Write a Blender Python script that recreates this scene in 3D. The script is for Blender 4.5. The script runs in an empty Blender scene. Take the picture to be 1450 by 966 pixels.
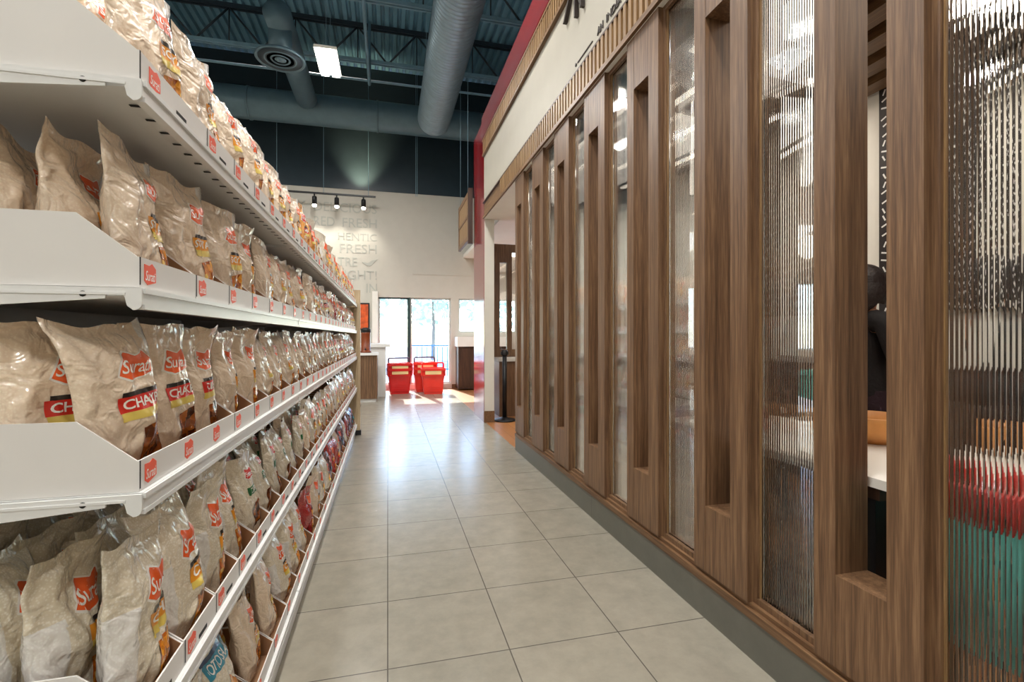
import bpy, bmesh, math, random
from mathutils import Vector, Matrix, noise
pi = math.pi
sin, cos = math.sin, math.cos
R = math.radians
random.seed(7)
sc = bpy.context.scene
col = sc.collection

# ------------------------------------------------------------------ camera, world, sun, lights, exposure
cam_d = bpy.data.cameras.new('camera')
cam = bpy.data.objects.new('camera', cam_d); col.objects.link(cam)
cam.location = (0, 0, 1.2)
YAW = math.atan(176 / 690)
cam.rotation_euler = (R(90), 0, -YAW)
cam_d.sensor_width = 36; cam_d.sensor_fit = 'HORIZONTAL'
cam_d.lens = 36 * 690 / 1450
cam_d.shift_y = -(483 - 477) / 1450
cam_d.clip_start = 0.02; cam_d.clip_end = 200
sc.camera = cam
sc.view_settings.view_transform = 'Standard'
sc.view_settings.look = 'None'
sc.view_settings.gamma = 1
sc.view_settings.use_curve_mapping = False
sc.view_settings.exposure = 0.36

W = bpy.data.worlds.new('world'); sc.world = W; W.use_nodes = True
wn = W.node_tree.nodes; wl = W.node_tree.links; wn.clear()
sky = wn.new('ShaderNodeTexSky'); sky.sky_type = 'NISHITA'; sky.sun_disc = False
sky.sun_elevation = R(40); sky.sun_rotation = R(-10)
bg = wn.new('ShaderNodeBackground'); bg.inputs[1].default_value = 1.0
wo = wn.new('ShaderNodeOutputWorld')
tint = wn.new('ShaderNodeVectorMath'); tint.operation = 'MULTIPLY'; tint.inputs[1].default_value = (.78, .93, 1.15)
wl.new(sky.outputs[0], tint.inputs[0]); wl.new(tint.outputs[0], bg.inputs[0]); wl.new(bg.outputs[0], wo.inputs[0])

def lamp(name, kind, loc, energy, color=(1, 1, 1), rot=(0, 0, 0), **kw):
    d = bpy.data.lights.new(name, kind); d.energy = energy; d.color = color
    for k, v in kw.items(): setattr(d, k, v)
    o = bpy.data.objects.new(name, d); o.location = loc; o.rotation_euler = rot
    col.objects.link(o); return o
sun = lamp('sun', 'SUN', (0, 20, 15), 13.0, (1, .97, .93), angle=R(0.5))
sun.rotation_euler = Vector((.175, -1, -.77)).to_track_quat('-Z', 'Y').to_euler()
lamp('shelf_fill_lamp', 'AREA', (1.0, 1.1, 3.75), 19, (1, .975, .94), (0, R(48), 0), shape='RECTANGLE', size=.25, size_y=3.6)  # added fill light for bags and shelf fronts, no fixture around it
lamp('shelf_fill_lamp', 'AREA', (1.0, 5.0, 3.75), 15, (1, .975, .94), (0, R(48), 0), shape='RECTANGLE', size=.25, size_y=3.0)  # second added fill lamp, further down the aisle
HIGHBAY_W, HIGHBAY_C = 80, (1, .985, .955)
STRIP_E = 5.0
REST_W = 22

# ------------------------------------------------------------------ materials
MATS = {}
def lin(c):
    return tuple(((x / 255) / 12.92 if x / 255 <= .04045 else ((x / 255 + .055) / 1.055) ** 2.4) for x in c) + (1,)
def mat(name, rgb, rough=.5, metal=0, coat=0, spec=.5, emit=None, estr=0, vary=.06, vscale=6, bump=0, bscale=40, trans=0, ior=1.45):
    m = bpy.data.materials.new(name); m.use_nodes = True
    nt = m.node_tree; b = nt.nodes['Principled BSDF']
    c = lin(rgb)
    b.inputs['Roughness'].default_value = rough
    b.inputs['Metallic'].default_value = metal
    b.inputs['Coat Weight'].default_value = coat
    b.inputs['Coat Roughness'].default_value = .12
    b.inputs['Specular IOR Level'].default_value = spec
    b.inputs['Transmission Weight'].default_value = trans
    b.inputs['IOR'].default_value = ior
    tc = nt.nodes.new('ShaderNodeTexCoord')
    if vary:
        n = nt.nodes.new('ShaderNodeTexNoise'); n.inputs['Scale'].default_value = vscale; n.inputs['Detail'].default_value = 4
        nt.links.new(tc.outputs['Object'], n.inputs['Vector'])
        r = nt.nodes.new('ShaderNodeValToRGB')
        r.color_ramp.elements[0].position = .3; r.color_ramp.elements[1].position = .7
        r.color_ramp.elements[0].color = tuple(x * (1 - vary) for x in c[:3]) + (1,)
        r.color_ramp.elements[1].color = tuple(min(1, x * (1 + vary)) for x in c[:3]) + (1,)
        nt.links.new(n.outputs['Fac'], r.inputs['Fac']); nt.links.new(r.outputs['Color'], b.inputs['Base Color'])
    else:
        b.inputs['Base Color'].default_value = c
    if emit:
        b.inputs['Emission Color'].default_value = lin(emit); b.inputs['Emission Strength'].default_value = estr
    if bump:
        n2 = nt.nodes.new('ShaderNodeTexNoise'); n2.inputs['Scale'].default_value = bscale; n2.inputs['Detail'].default_value = 3
        nt.links.new(tc.outputs['Object'], n2.inputs['Vector'])
        bp = nt.nodes.new('ShaderNodeBump'); bp.inputs['Strength'].default_value = bump; bp.inputs['Distance'].default_value = .01
        nt.links.new(n2.outputs['Fac'], bp.inputs['Height']); nt.links.new(bp.outputs['Normal'], b.inputs['Normal'])
    MATS[name] = m
    return m
def ramp(nt, stops):
    r = nt.nodes.new('ShaderNodeValToRGB')
    while len(r.color_ramp.elements) < len(stops): r.color_ramp.elements.new(.5)
    for e, (p, c) in zip(r.color_ramp.elements, stops):
        e.position = p; e.color = lin(c)
    return r
def wood(name, dark, mid, light, rough=.45, scale=(28, 28, 1.3)):
    m = bpy.data.materials.new(name); m.use_nodes = True; nt = m.node_tree; b = nt.nodes['Principled BSDF']
    tc = nt.nodes.new('ShaderNodeTexCoord'); mp = nt.nodes.new('ShaderNodeMapping'); mp.inputs['Scale'].default_value = scale
    nt.links.new(tc.outputs['Object'], mp.inputs['Vector'])
    n = nt.nodes.new('ShaderNodeTexNoise'); n.inputs['Scale'].default_value = 1.6; n.inputs['Detail'].default_value = 7; n.inputs['Distortion'].default_value = .6
    nt.links.new(mp.outputs['Vector'], n.inputs['Vector'])
    n2 = nt.nodes.new('ShaderNodeTexNoise'); n2.inputs['Scale'].default_value = 7; n2.inputs['Detail'].default_value = 3
    nt.links.new(mp.outputs['Vector'], n2.inputs['Vector'])
    mx = nt.nodes.new('ShaderNodeMath'); mx.operation = 'MULTIPLY_ADD'; mx.inputs[1].default_value = .35
    nt.links.new(n2.outputs['Fac'], mx.inputs[0])
    ml = nt.nodes.new('ShaderNodeMath'); ml.operation = 'MULTIPLY'; ml.inputs[1].default_value = .65
    nt.links.new(n.outputs['Fac'], ml.inputs[0]); nt.links.new(ml.outputs[0], mx.inputs[2])
    r = ramp(nt, [(.32, dark), (.5, mid), (.68, light)])
    nt.links.new(mx.outputs[0], r.inputs['Fac']); nt.links.new(r.outputs['Color'], b.inputs['Base Color'])
    b.inputs['Roughness'].default_value = rough; b.inputs['Specular IOR Level'].default_value = .4
    bp = nt.nodes.new('ShaderNodeBump'); bp.inputs['Strength'].default_value = .08; bp.inputs['Distance'].default_value = .002
    nt.links.new(mx.outputs[0], bp.inputs['Height']); nt.links.new(bp.outputs['Normal'], b.inputs['Normal'])
    MATS[name] = m; return m
def tiles(name, c1, c2, grout, w, h, off, rough=.25, offset=0, mortar=.0025, rot=0, nvar=.12):
    m = bpy.data.materials.new(name); m.use_nodes = True; nt = m.node_tree; b = nt.nodes['Principled BSDF']
    tc = nt.nodes.new('ShaderNodeTexCoord'); mp = nt.nodes.new('ShaderNodeMapping')
    mp.inputs['Location'].default_value = (off[0], off[1], 0); mp.inputs['Rotation'].default_value = (0, 0, rot)
    nt.links.new(tc.outputs['Object'], mp.inputs['Vector'])
    br = nt.nodes.new('ShaderNodeTexBrick'); br.offset = offset; br.squash = 1
    br.inputs['Color1'].default_value = lin(c1); br.inputs['Color2'].default_value = lin(c2); br.inputs['Mortar'].default_value = lin(grout)
    br.inputs['Scale'].default_value = 1; br.inputs['Mortar Size'].default_value = mortar; br.inputs['Mortar Smooth'].default_value = .1
    br.inputs['Brick Width'].default_value = w; br.inputs['Row Height'].default_value = h; br.inputs['Bias'].default_value = 0
    nt.links.new(mp.outputs['Vector'], br.inputs['Vector'])
    n = nt.nodes.new('ShaderNodeTexNoise'); n.inputs['Scale'].default_value = 9; n.inputs['Detail'].default_value = 8; n.inputs['Roughness'].default_value = .7
    nt.links.new(tc.outputs['Object'], n.inputs['Vector'])
    mr = nt.nodes.new('ShaderNodeMapRange'); mr.inputs['From Min'].default_value = .3; mr.inputs['From Max'].default_value = .7
    mr.inputs['To Min'].default_value = 1 - nvar; mr.inputs['To Max'].default_value = 1 + nvar
    nt.links.new(n.outputs['Fac'], mr.inputs['Value'])
    mul = nt.nodes.new('ShaderNodeVectorMath'); mul.operation = 'SCALE'
    nt.links.new(br.outputs['Color'], mul.inputs[0]); nt.links.new(mr.outputs['Result'], mul.inputs['Scale'])
    nt.links.new(mul.outputs[0], b.inputs['Base Color'])
    rr = nt.nodes.new('ShaderNodeMapRange'); rr.inputs['To Min'].default_value = rough - .05; rr.inputs['To Max'].default_value = rough + .07
    nt.links.new(n.outputs['Fac'], rr.inputs['Value']); nt.links.new(rr.outputs['Result'], b.inputs['Roughness'])
    bp = nt.nodes.new('ShaderNodeBump'); bp.invert = True; bp.inputs['Strength'].default_value = .3; bp.inputs['Distance'].default_value = .002
    nt.links.new(br.outputs['Fac'], bp.inputs['Height']); nt.links.new(bp.outputs['Normal'], b.inputs['Normal'])
    MATS[name] = m; return m
def cells(name, stops, scale=60, rough=.25, coat=.6, bump=.4, smooth=False):
    m = bpy.data.materials.new(name); m.use_nodes = True; nt = m.node_tree; b = nt.nodes['Principled BSDF']
    tc = nt.nodes.new('ShaderNodeTexCoord'); v = nt.nodes.new('ShaderNodeTexVoronoi'); v.inputs['Scale'].default_value = scale
    nt.links.new(tc.outputs['Object'], v.inputs['Vector'])
    sep = nt.nodes.new('ShaderNodeSeparateColor'); nt.links.new(v.outputs['Color'], sep.inputs[0])
    r = ramp(nt, stops); nt.links.new(sep.outputs[0], r.inputs['Fac']); nt.links.new(r.outputs['Color'], b.inputs['Base Color'])
    bp = nt.nodes.new('ShaderNodeBump'); bp.inputs['Strength'].default_value = bump; bp.inputs['Distance'].default_value = .004
    nt.links.new(v.outputs['Distance'], bp.inputs['Height']); nt.links.new(bp.outputs['Normal'], b.inputs['Normal'])
    b.inputs['Roughness'].default_value = rough; b.inputs['Coat Weight'].default_value = coat; b.inputs['Coat Roughness'].default_value = .1
    MATS[name] = m; return m
def film(name, base, speck, sscale=230, rough=.3):
    """printed plastic film: a base colour with a fine rice-grain speckle and a glossy coat"""
    m = bpy.data.materials.new(name); m.use_nodes = True; nt = m.node_tree; b = nt.nodes['Principled BSDF']
    tc = nt.nodes.new('ShaderNodeTexCoord'); v = nt.nodes.new('ShaderNodeTexVoronoi'); v.inputs['Scale'].default_value = sscale
    nt.links.new(tc.outputs['Object'], v.inputs['Vector'])
    r = ramp(nt, [(.25, speck), (.5, base)]); nt.links.new(v.outputs['Distance'], r.inputs['Fac'])
    oi = nt.nodes.new('ShaderNodeObjectInfo')
    mr = nt.nodes.new('ShaderNodeMapRange'); mr.inputs['To Min'].default_value = .9; mr.inputs['To Max'].default_value = 1.08
    nt.links.new(oi.outputs['Random'], mr.inputs['Value'])
    sc_ = nt.nodes.new('ShaderNodeVectorMath'); sc_.operation = 'SCALE'
    nt.links.new(r.outputs['Color'], sc_.inputs[0]); nt.links.new(mr.outputs['Result'], sc_.inputs['Scale'])
    nt.links.new(sc_.outputs[0], b.inputs['Base Color'])
    n = nt.nodes.new('ShaderNodeTexNoise'); n.inputs['Scale'].default_value = 22; n.inputs['Detail'].default_value = 2; n.inputs['Distortion'].default_value = 1.6
    nt.links.new(tc.outputs['Object'], n.inputs['Vector'])
    bp = nt.nodes.new('ShaderNodeBump'); bp.inputs['Strength'].default_value = .7; bp.inputs['Distance'].default_value = .014
    nt.links.new(n.outputs['Fac'], bp.inputs['Height'])
    nt.links.new(bp.outputs['Normal'], b.inputs['Normal']); nt.links.new(bp.outputs['Normal'], b.inputs['Coat Normal'])
    b.inputs['Roughness'].default_value = rough; b.inputs['Coat Weight'].default_value = .9; b.inputs['Coat Roughness'].default_value = .09
    MATS[name] = m; return m

M = MATS
wood('walnut', (73, 51, 35), (105, 77, 54), (136, 105, 76), scale=(46, 46, 1.5))
wood('walnut_rail', (78, 53, 35), (110, 80, 54), (138, 106, 76), scale=(46, 1.5, 46))
wood('oak_slat', (100, 75, 47), (132, 102, 67), (158, 127, 88), scale=(28, 28, 1.5))
wood('oak_beam', (82, 59, 38), (113, 84, 56), (136, 105, 73), scale=(28, 1.3, 28))
wood('tan_panel', (150, 128, 98), (178, 156, 124), (196, 176, 146))
wood('dark_wood', (46, 30, 22), (66, 44, 32), (84, 58, 42))
tiles('floor_tile', (148, 141, 127), (143, 137, 123), (86, 81, 73), .4536, .465, (.4536 * 40, .465 * 40 - 1.814 + .465 * 4), rough=.24)
tiles('curb_tile', (106, 105, 96), (101, 100, 92), (78, 77, 70), .9, 3.0, (0, 0), rough=.4)
tiles('plank_floor', (172, 118, 70), (146, 96, 56), (96, 62, 36), 1.3, .16, (0, 0), rough=.35, offset=.5, rot=R(90))
mat('cream_paint', (198, 194, 184), .6, vary=.02)
mat('fascia_paint', (160, 154, 141), .6, vary=.02)
mat('white_paint', (236, 234, 226), .6, vary=.02)
mat('slate_paint', (44, 57, 65), .27, vary=.05)
mat('red_gloss', (122, 20, 26), .16, coat=.6, vary=.05)
mat('steel_deck', (112, 158, 182), .5, vary=.12, vscale=2)
mat('steel_dark', (44, 58, 70), .5, vary=.1)
mat('steel_light', (126, 162, 182), .45, vary=.08)
mat('galvanized', (150, 172, 188), .38, metal=.45, vary=.1, vscale=9)
mat('duct_paint', (98, 124, 138), .4, metal=.25, vary=.08)
mat('shelf_white', (222, 222, 220), .35, vary=.015)
mat('shelf_hole', (40, 38, 36), .8, vary=0)
mat('card_white', (220, 217, 213), .55, vary=.02)
mat('card_kraft', (158, 118, 84), .8, vary=.08)
mat('print_orange', (240, 98, 40), .35, coat=.4, vary=.03)
mat('print_red', (214, 44, 30), .35, coat=.5, vary=.03)
mat('print_coral', (238, 96, 70), .5, vary=.03)
mat('print_white', (246, 242, 234), .4, coat=.3, vary=0)
mat('print_black', (34, 28, 26), .35, coat=.5, vary=0)
mat('print_yellow', (222, 196, 96), .35, coat=.5, vary=.05)
mat('print_amber', (232, 152, 40), .35, coat=.5, vary=.12, vscale=30)
mat('print_green', (40, 112, 64), .35, coat=.5, vary=.04)
mat('print_teal', (60, 150, 176), .35, coat=.5, vary=.06)
mat('print_navy', (34, 60, 92), .35, coat=.5, vary=.05)
film('film_tan', (232, 210, 184), (240, 222, 198))
film('film_sand', (224, 212, 188), (240, 232, 216))
film('film_white', (232, 228, 222), (240, 238, 232), rough=.25)
film('film_red', (168, 40, 44), (196, 76, 66), rough=.25)
film('film_plum', (86, 40, 52), (120, 64, 70), rough=.25)
film('film_amber', (226, 150, 66), (240, 184, 104), rough=.25)
cells('snack_mix', [(.0, (120, 52, 12)), (.3, (206, 106, 24)), (.6, (234, 160, 48)), (.85, (160, 72, 20)), (1, (240, 196, 100))], 95)
cells('snack_dark', [(.0, (64, 28, 12)), (.4, (128, 62, 22)), (.7, (168, 92, 30)), (1, (92, 44, 18))], 70)
cells('snack_amber', [(.0, (190, 104, 30)), (.4, (226, 148, 58)), (.7, (240, 180, 96)), (1, (206, 124, 44))], 60)
mat('letter_grey', (178, 179, 171), .6, vary=.02)
mat('letter_dark', (52, 42, 38), .5, vary=.03)
mat('letter_black', (30, 27, 26), .5, vary=0)
mat('black_metal', (28, 28, 30), .4, metal=.3, vary=.05)
mat('black_plastic', (22, 21, 22), .5, vary=.05)
mat('alu_frame', (210, 218, 218), .35, metal=.3, vary=.02)
mat('window_dark', (60, 84, 84), .35, metal=.3, vary=.02)
mat('basket_red', (214, 30, 32), .35, coat=.3, vary=.05)
mat('basket_coral', (232, 52, 38), .35, coat=.3, vary=.05)
mat('label_cream', (236, 206, 150), .5, vary=.05)
mat('handle_grey', (70, 66, 84), .4, vary=.03)
mat('led_white', (255, 255, 255), .5, emit=(255, 250, 236), estr=26, vary=0)
mat('strip_white', (255, 255, 255), .5, emit=(255, 240, 220), estr=STRIP_E, vary=0)
mat('globe_white', (255, 255, 255), .5, emit=(255, 244, 228), estr=2.2, vary=0)
mat('spot_glow', (255, 255, 255), .5, emit=(255, 246, 230), estr=14, vary=0)
mat('table_white', (238, 234, 226), .35, vary=.02)
mat('teal_fabric', (96, 196, 186), .7, vary=.1)
mat('red_plastic', (206, 36, 32), .35, vary=.08)
mat('food_orange', (240, 150, 60), .6, vary=.25, vscale=40, bump=.5)
mat('bowl_wood', (214, 150, 84), .4, vary=.12, vscale=14)
mat('screen_black', (34, 26, 26), .5, vary=.05)
mat('skin', (206, 150, 120), .5, vary=.05)
mat('hair_dark', (34, 22, 20), .45, vary=.2, vscale=30, bump=.4, bscale=60)
mat('cloth_black', (26, 22, 24), .8, vary=.15, bump=.3)
mat('cloth_plum', (40, 20, 30), .8, vary=.15, bump=.3)
cells('cloth_pattern', [(.0, (52, 46, 50)), (.4, (150, 140, 134)), (.6, (84, 62, 58)), (1, (176, 160, 146))], 26, rough=.8, coat=0, bump=.05)
mat('stone_white', (228, 228, 226), .35, vary=.03)
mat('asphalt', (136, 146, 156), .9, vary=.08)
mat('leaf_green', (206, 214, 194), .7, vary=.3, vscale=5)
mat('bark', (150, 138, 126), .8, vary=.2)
mat('blue_rail', (70, 120, 170), .5, vary=.05)
mat('poster_orange', (208, 86, 34), .4, vary=.4, vscale=9)
mat('amber_liquid', (120, 56, 26), .3, vary=.2, vscale=12)

def glass_mat(name, rough=.02, tint=(1, 1, 1, 1), ior=1.48):
    m = bpy.data.materials.new(name); m.use_nodes = True; nt = m.node_tree; b = nt.nodes['Principled BSDF']
    b.inputs['Base Color'].default_value = tint; b.inputs['Transmission Weight'].default_value = 1
    b.inputs['Roughness'].default_value = rough; b.inputs['IOR'].default_value = ior
    MATS[name] = m; return m
glass_mat('reeded_glass', .03, (.96, .97, .96, 1))
m = bpy.data.materials.new('clear_glass'); m.use_nodes = True; nt = m.node_tree; nt.nodes.clear()
a_ = nt.nodes.new('ShaderNodeBsdfTransparent'); a_.inputs[0].default_value = (.95, .98, .97, 1)
b_ = nt.nodes.new('ShaderNodeBsdfGlossy'); b_.inputs['Roughness'].default_value = .02
f_ = nt.nodes.new('ShaderNodeFresnel'); f_.inputs[0].default_value = 1.35
x_ = nt.nodes.new('ShaderNodeMixShader'); o_ = nt.nodes.new('ShaderNodeOutputMaterial')
nt.links.new(f_.outputs[0], x_.inputs[0]); nt.links.new(a_.outputs[0], x_.inputs[1]); nt.links.new(b_.outputs[0], x_.inputs[2]); nt.links.new(x_.outputs[0], o_.inputs[0])
MATS['clear_glass'] = m

# ------------------------------------------------------------------ mesh builder
class MB:
    def __init__(s): s.bm = bmesh.new(); s.mats = []
    def mi(s, m):
        if m not in s.mats: s.mats.append(m)
        return s.mats.index(m)
    def face(s, pts, m, smooth=False):
        try:
            f = s.bm.faces.new([s.bm.verts.new(p) for p in pts]); f.material_index = s.mi(m); f.smooth = smooth
        except ValueError: pass
    def box(s, x0, x1, y0, y1, z0, z1, m, inner=None):
        v = [s.bm.verts.new((x, y, z)) for x in (x0, x1) for y in (y0, y1) for z in (z0, z1)]
        k = s.mi(m)
        for q in ((0, 1, 3, 2), (4, 6, 7, 5), (0, 4, 5, 1), (2, 3, 7, 6), (0, 2, 6, 4), (1, 5, 7, 3)):
            s.bm.faces.new([v[i] for i in q]).material_index = k
    def prism(s, poly, axis, a, b, m):
        """extrude a 2-D polygon along an axis: axis x -> (y,z), y -> (x,z), z -> (x,y)"""
        def P(p, t):
            return {'x': (t, p[0], p[1]), 'y': (p[0], t, p[1]), 'z': (p[0], p[1], t)}[axis]
        A = [s.bm.verts.new(P(p, a)) for p in poly]; B = [s.bm.verts.new(P(p, b)) for p in poly]
        k = s.mi(m); fs = [s.bm.faces.new(A), s.bm.faces.new(B[::-1])]
        n = len(poly)
        for i in range(n): fs.append(s.bm.faces.new([A[i], B[i], B[(i + 1) % n], A[(i + 1) % n]]))
        for f in fs: f.material_index = k
    def tube(s, pts, r, m, n=10, caps=True, closed=False):
        pts = [Vector(p) for p in pts]; k = s.mi(m); rings = []
        rs = r if isinstance(r, (list, tuple)) else [r] * len(pts)
        up = None
        for i, p in enumerate(pts):
            if closed: t = (pts[(i + 1) % len(pts)] - pts[i - 1]).normalized()
            else: t = (pts[min(i + 1, len(pts) - 1)] - pts[max(i - 1, 0)]).normalized()
            if up is None:
                up = Vector((0, 0, 1)) if abs(t.z) < .9 else Vector((1, 0, 0))
            a = t.cross(up)
            if a.length < 1e-4: a = t.cross(Vector((0, 1, 0)))
            a.normalize(); b = a.cross(t).normalized(); up = b
            rings.append([s.bm.verts.new(p + (a * cos(2 * pi * j / n) + b * sin(2 * pi * j / n)) * rs[i]) for j in range(n)])
        L = len(rings)
        for i in range(L if closed else L - 1):
            A, B = rings[i], rings[(i + 1) % L]
            for j in range(n):
                f = s.bm.faces.new([A[j], A[(j + 1) % n], B[(j + 1) % n], B[j]]); f.material_index = k; f.smooth = True
        if caps and not closed:
            for rg in (rings[0][::-1], rings[-1]):
                s.bm.faces.new(rg).material_index = k
    def lathe(s, prof, c, m, n=32, axis='z'):
        """revolve (radius, height) pairs about an axis through c"""
        k = s.mi(m); rings = []
        for r, h in prof:
            rg = []
            for j in range(n):
                a = 2 * pi * j / n
                q = {'z': (r * cos(a), r * sin(a), h), 'y': (r * cos(a), h, r * sin(a)), 'x': (h, r * cos(a), r * sin(a))}[axis]
                rg.append(s.bm.verts.new((c[0] + q[0], c[1] + q[1], c[2] + q[2])))
            rings.append(rg)
        for A, B in zip(rings, rings[1:]):
            for j in range(n):
                f = s.bm.faces.new([A[j], A[(j + 1) % n], B[(j + 1) % n], B[j]]); f.material_index = k; f.smooth = True
        for rg, pr in ((rings[0][::-1], prof[0]), (rings[-1], prof[-1])):
            if pr[0] > 1e-5: s.bm.faces.new(rg).material_index = k
    def grid(s, f, nu, nv, m, smooth=True):
        k = s.mi(m)
        V = [[s.bm.verts.new(f(i / nu, j / nv)) for j in range(nv + 1)] for i in range(nu + 1)]
        for i in range(nu):
            for j in range(nv):
                q = s.bm.faces.new([V[i][j], V[i + 1][j], V[i + 1][j + 1], V[i][j + 1]]); q.material_index = k; q.smooth = smooth
        return V
    def mesh2d(s, verts, faces, f, m):
        k = s.mi(m); V = [s.bm.verts.new(f(*v)) for v in verts]
        for q in faces:
            try: s.bm.faces.new([V[i] for i in q]).material_index = k
            except ValueError: pass
    def build(s, name, parent=None, loc=None, bevel=0, weld=0, fixn=True):
        if weld: bmesh.ops.remove_doubles(s.bm, verts=s.bm.verts, dist=weld)
        if bevel:
            es = [e for e in s.bm.edges if len(e.link_faces) == 2 and e.calc_face_angle(0) > .6]
            bmesh.ops.bevel(s.bm, geom=es, offset=bevel, segments=2, affect='EDGES', clamp_overlap=True)
        if fixn: bmesh.ops.recalc_face_normals(s.bm, faces=s.bm.faces)
        me = bpy.data.meshes.new(name); s.bm.to_mesh(me); s.bm.free()
        for m in s.mats: me.materials.append(MATS[m])
        o = bpy.data.objects.new(name, me); col.objects.link(o)
        if parent: o.parent = parent
        if loc: o.location = loc
        return o
def tag(o, label, cat, group=None, kind=None):
    o['label'] = label; o['category'] = cat
    if group: o['group'] = group
    if kind: o['kind'] = kind
    return o
def empty(name, loc, rz=0, label=None, cat=None, group=None):
    o = bpy.data.objects.new(name, None); o.location = loc; o.rotation_euler = (0, 0, rz); o.empty_display_size = .05
    col.objects.link(o)
    if label: tag(o, label, cat, group)
    return o
def struct(o, label=None, cat=None):
    o['kind'] = 'structure'
    if label: o['label'] = label
    if cat: o['category'] = cat
    return o
def copy_tree(o, parent=None):
    c = o.copy(); col.objects.link(c)
    if parent: c.parent = parent
    for ch in list(o.children): copy_tree(ch, c)
    return c
def cbox(name, b, m, parent=None, bevel=0):
    k = MB(); k.box(*b, m); return k.build(name, parent, bevel=bevel)

_TXT = {}
def text2d(t, shear=0, bold=0.0):
    """flat letter outlines of a word as 2-D vertices and faces, height about 0.7 per unit, starting at x = 0"""
    key = (t, shear, bold)
    if key in _TXT: return _TXT[key]
    c = bpy.data.curves.new('lettering', 'FONT'); c.body = t; c.shear = shear; c.offset = bold; c.resolution_u = 3; c.fill_mode = 'FRONT'
    o = bpy.data.objects.new('lettering', c); col.objects.link(o)
    bpy.context.view_layer.update()
    dg = bpy.context.evaluated_depsgraph_get()
    me = bpy.data.meshes.new_from_object(o.evaluated_get(dg))
    bm = bmesh.new(); bm.from_mesh(me); bmesh.ops.triangulate(bm, faces=bm.faces)
    for _ in range(2):
        bmesh.ops.subdivide_edges(bm, edges=[e for e in bm.edges if e.calc_length() > .16], cuts=1)
        bmesh.ops.triangulate(bm, faces=bm.faces)
    bm.to_mesh(me); bm.free()
    vs = [(v.co.x, v.co.y) for v in me.vertices]; fs = [tuple(p.vertices) for p in me.polygons]
    bpy.data.objects.remove(o); bpy.data.curves.remove(c); bpy.data.meshes.remove(me)
    x0 = min(v[0] for v in vs); x1 = max(v[0] for v in vs); y0 = min(v[1] for v in vs); y1 = max(v[1] for v in vs)
    vs = [((v[0] - x0) / (x1 - x0), (v[1] - y0) / (y1 - y0)) for v in vs]   # unit box
    _TXT[key] = (vs, fs, (x1 - x0) / (y1 - y0)); return _TXT[key]

ORD = ['', 'first', 'second', 'third', 'fourth', 'fifth', 'sixth', 'seventh', 'eighth', 'ninth', 'tenth', 'eleventh', 'twelfth', 'thirteenth',
       'fourteenth', 'fifteenth', 'sixteenth', 'seventeenth', 'eighteenth', 'nineteenth', 'twentieth'] + \
      ['twenty-' + x for x in ('first', 'second', 'third', 'fourth', 'fifth', 'sixth', 'seventh', 'eighth', 'ninth')] + ['thirtieth', 'thirty-first', 'thirty-second', 'thirty-third']

# ------------------------------------------------------------------ the room
DECK = 7.16; YB = 11.3; XL, XR, YF = -8.0, 8.0, -5.0
WX = 1.31                                             # face of the timber partition
k = MB(); k.box(XL, WX + .02, YF, YB, -.1, 0, 'floor_tile'); struct(k.build('floor'))
k = MB(); k.box(WX + .02, XR, YF, YB, -.1, 0, 'plank_floor'); struct(k.build('floor_restaurant'))
# roof deck: ribbed sheet whose flutes run along the aisle
k = MB(); x = XL; prof = []
while x < XR:
    prof += [(x, DECK), (x + .07, DECK), (x + .09, DECK + .07), (x + .13, DECK + .07)]; x += .15
pts = prof + [(prof[-1][0], DECK + .2), (prof[0][0], DECK + .2)]
k.prism(pts, 'y', YF, YB + .2, 'steel_deck'); struct(k.build('ceiling'))
# back wall with three window openings
Z1, Z2 = 4.45, DECK
WIN = [(-.2, .47, .12, 2.09), (.50, 1.42, .12, 2.09), (1.60, 3.0, 1.30, 2.09), (3.3, 4.7, .9, 2.4), (5.0, 6.4, .9, 2.4)]
k = MB(); T = .25
def wall_with_holes(k, x0, x1, z0, z1, holes, y0, y1, m):
    xs = sorted({x0, x1} | {h[0] for h in holes} | {h[1] for h in holes})
    for a, b in zip(xs, xs[1:]):
        hs = [h for h in holes if h[0] <= a + 1e-6 and h[1] >= b - 1e-6]
        if not hs: k.box(a, b, y0, y1, z0, z1, m)
        else:
            h = hs[0]; k.box(a, b, y0, y1, z0, h[2], m); k.box(a, b, y0, y1, h[3], z1, m)
wall_with_holes(k, XL, XR, 0, Z1, WIN, YB, YB + T, 'cream_paint')
struct(k.build('wall_back'))
k = MB(); k.box(XL, XR, YB - .02, YB + T, Z1, Z2, 'slate_paint'); struct(k.build('wall_back_upper'))
k = MB(); k.box(XL, -.26, YB - .012, YB, 0, .1, 'walnut_rail'); k.box(1.44, XR, YB - .012, YB, 0, .1, 'walnut_rail'); struct(k.build('baseboard_back'))
k = MB(); k.box(XL - .2, XL, YF, YB, 0, DECK, 'cream_paint'); struct(k.build('wall_left'))
k = MB(); k.box(XR, XR + .2, YF, YB, 0, DECK, 'cream_paint'); struct(k.build('wall_right'))
k = MB(); k.box(XL, XR, YF - .2, YF, 0, DECK, 'cream_paint'); struct(k.build('wall_front'))
k = MB(); k.box(.55, 1.9, YB - .02, YB, 2.62, 2.66, 'cream_paint'); struct(k.build('trim_back'))
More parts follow.
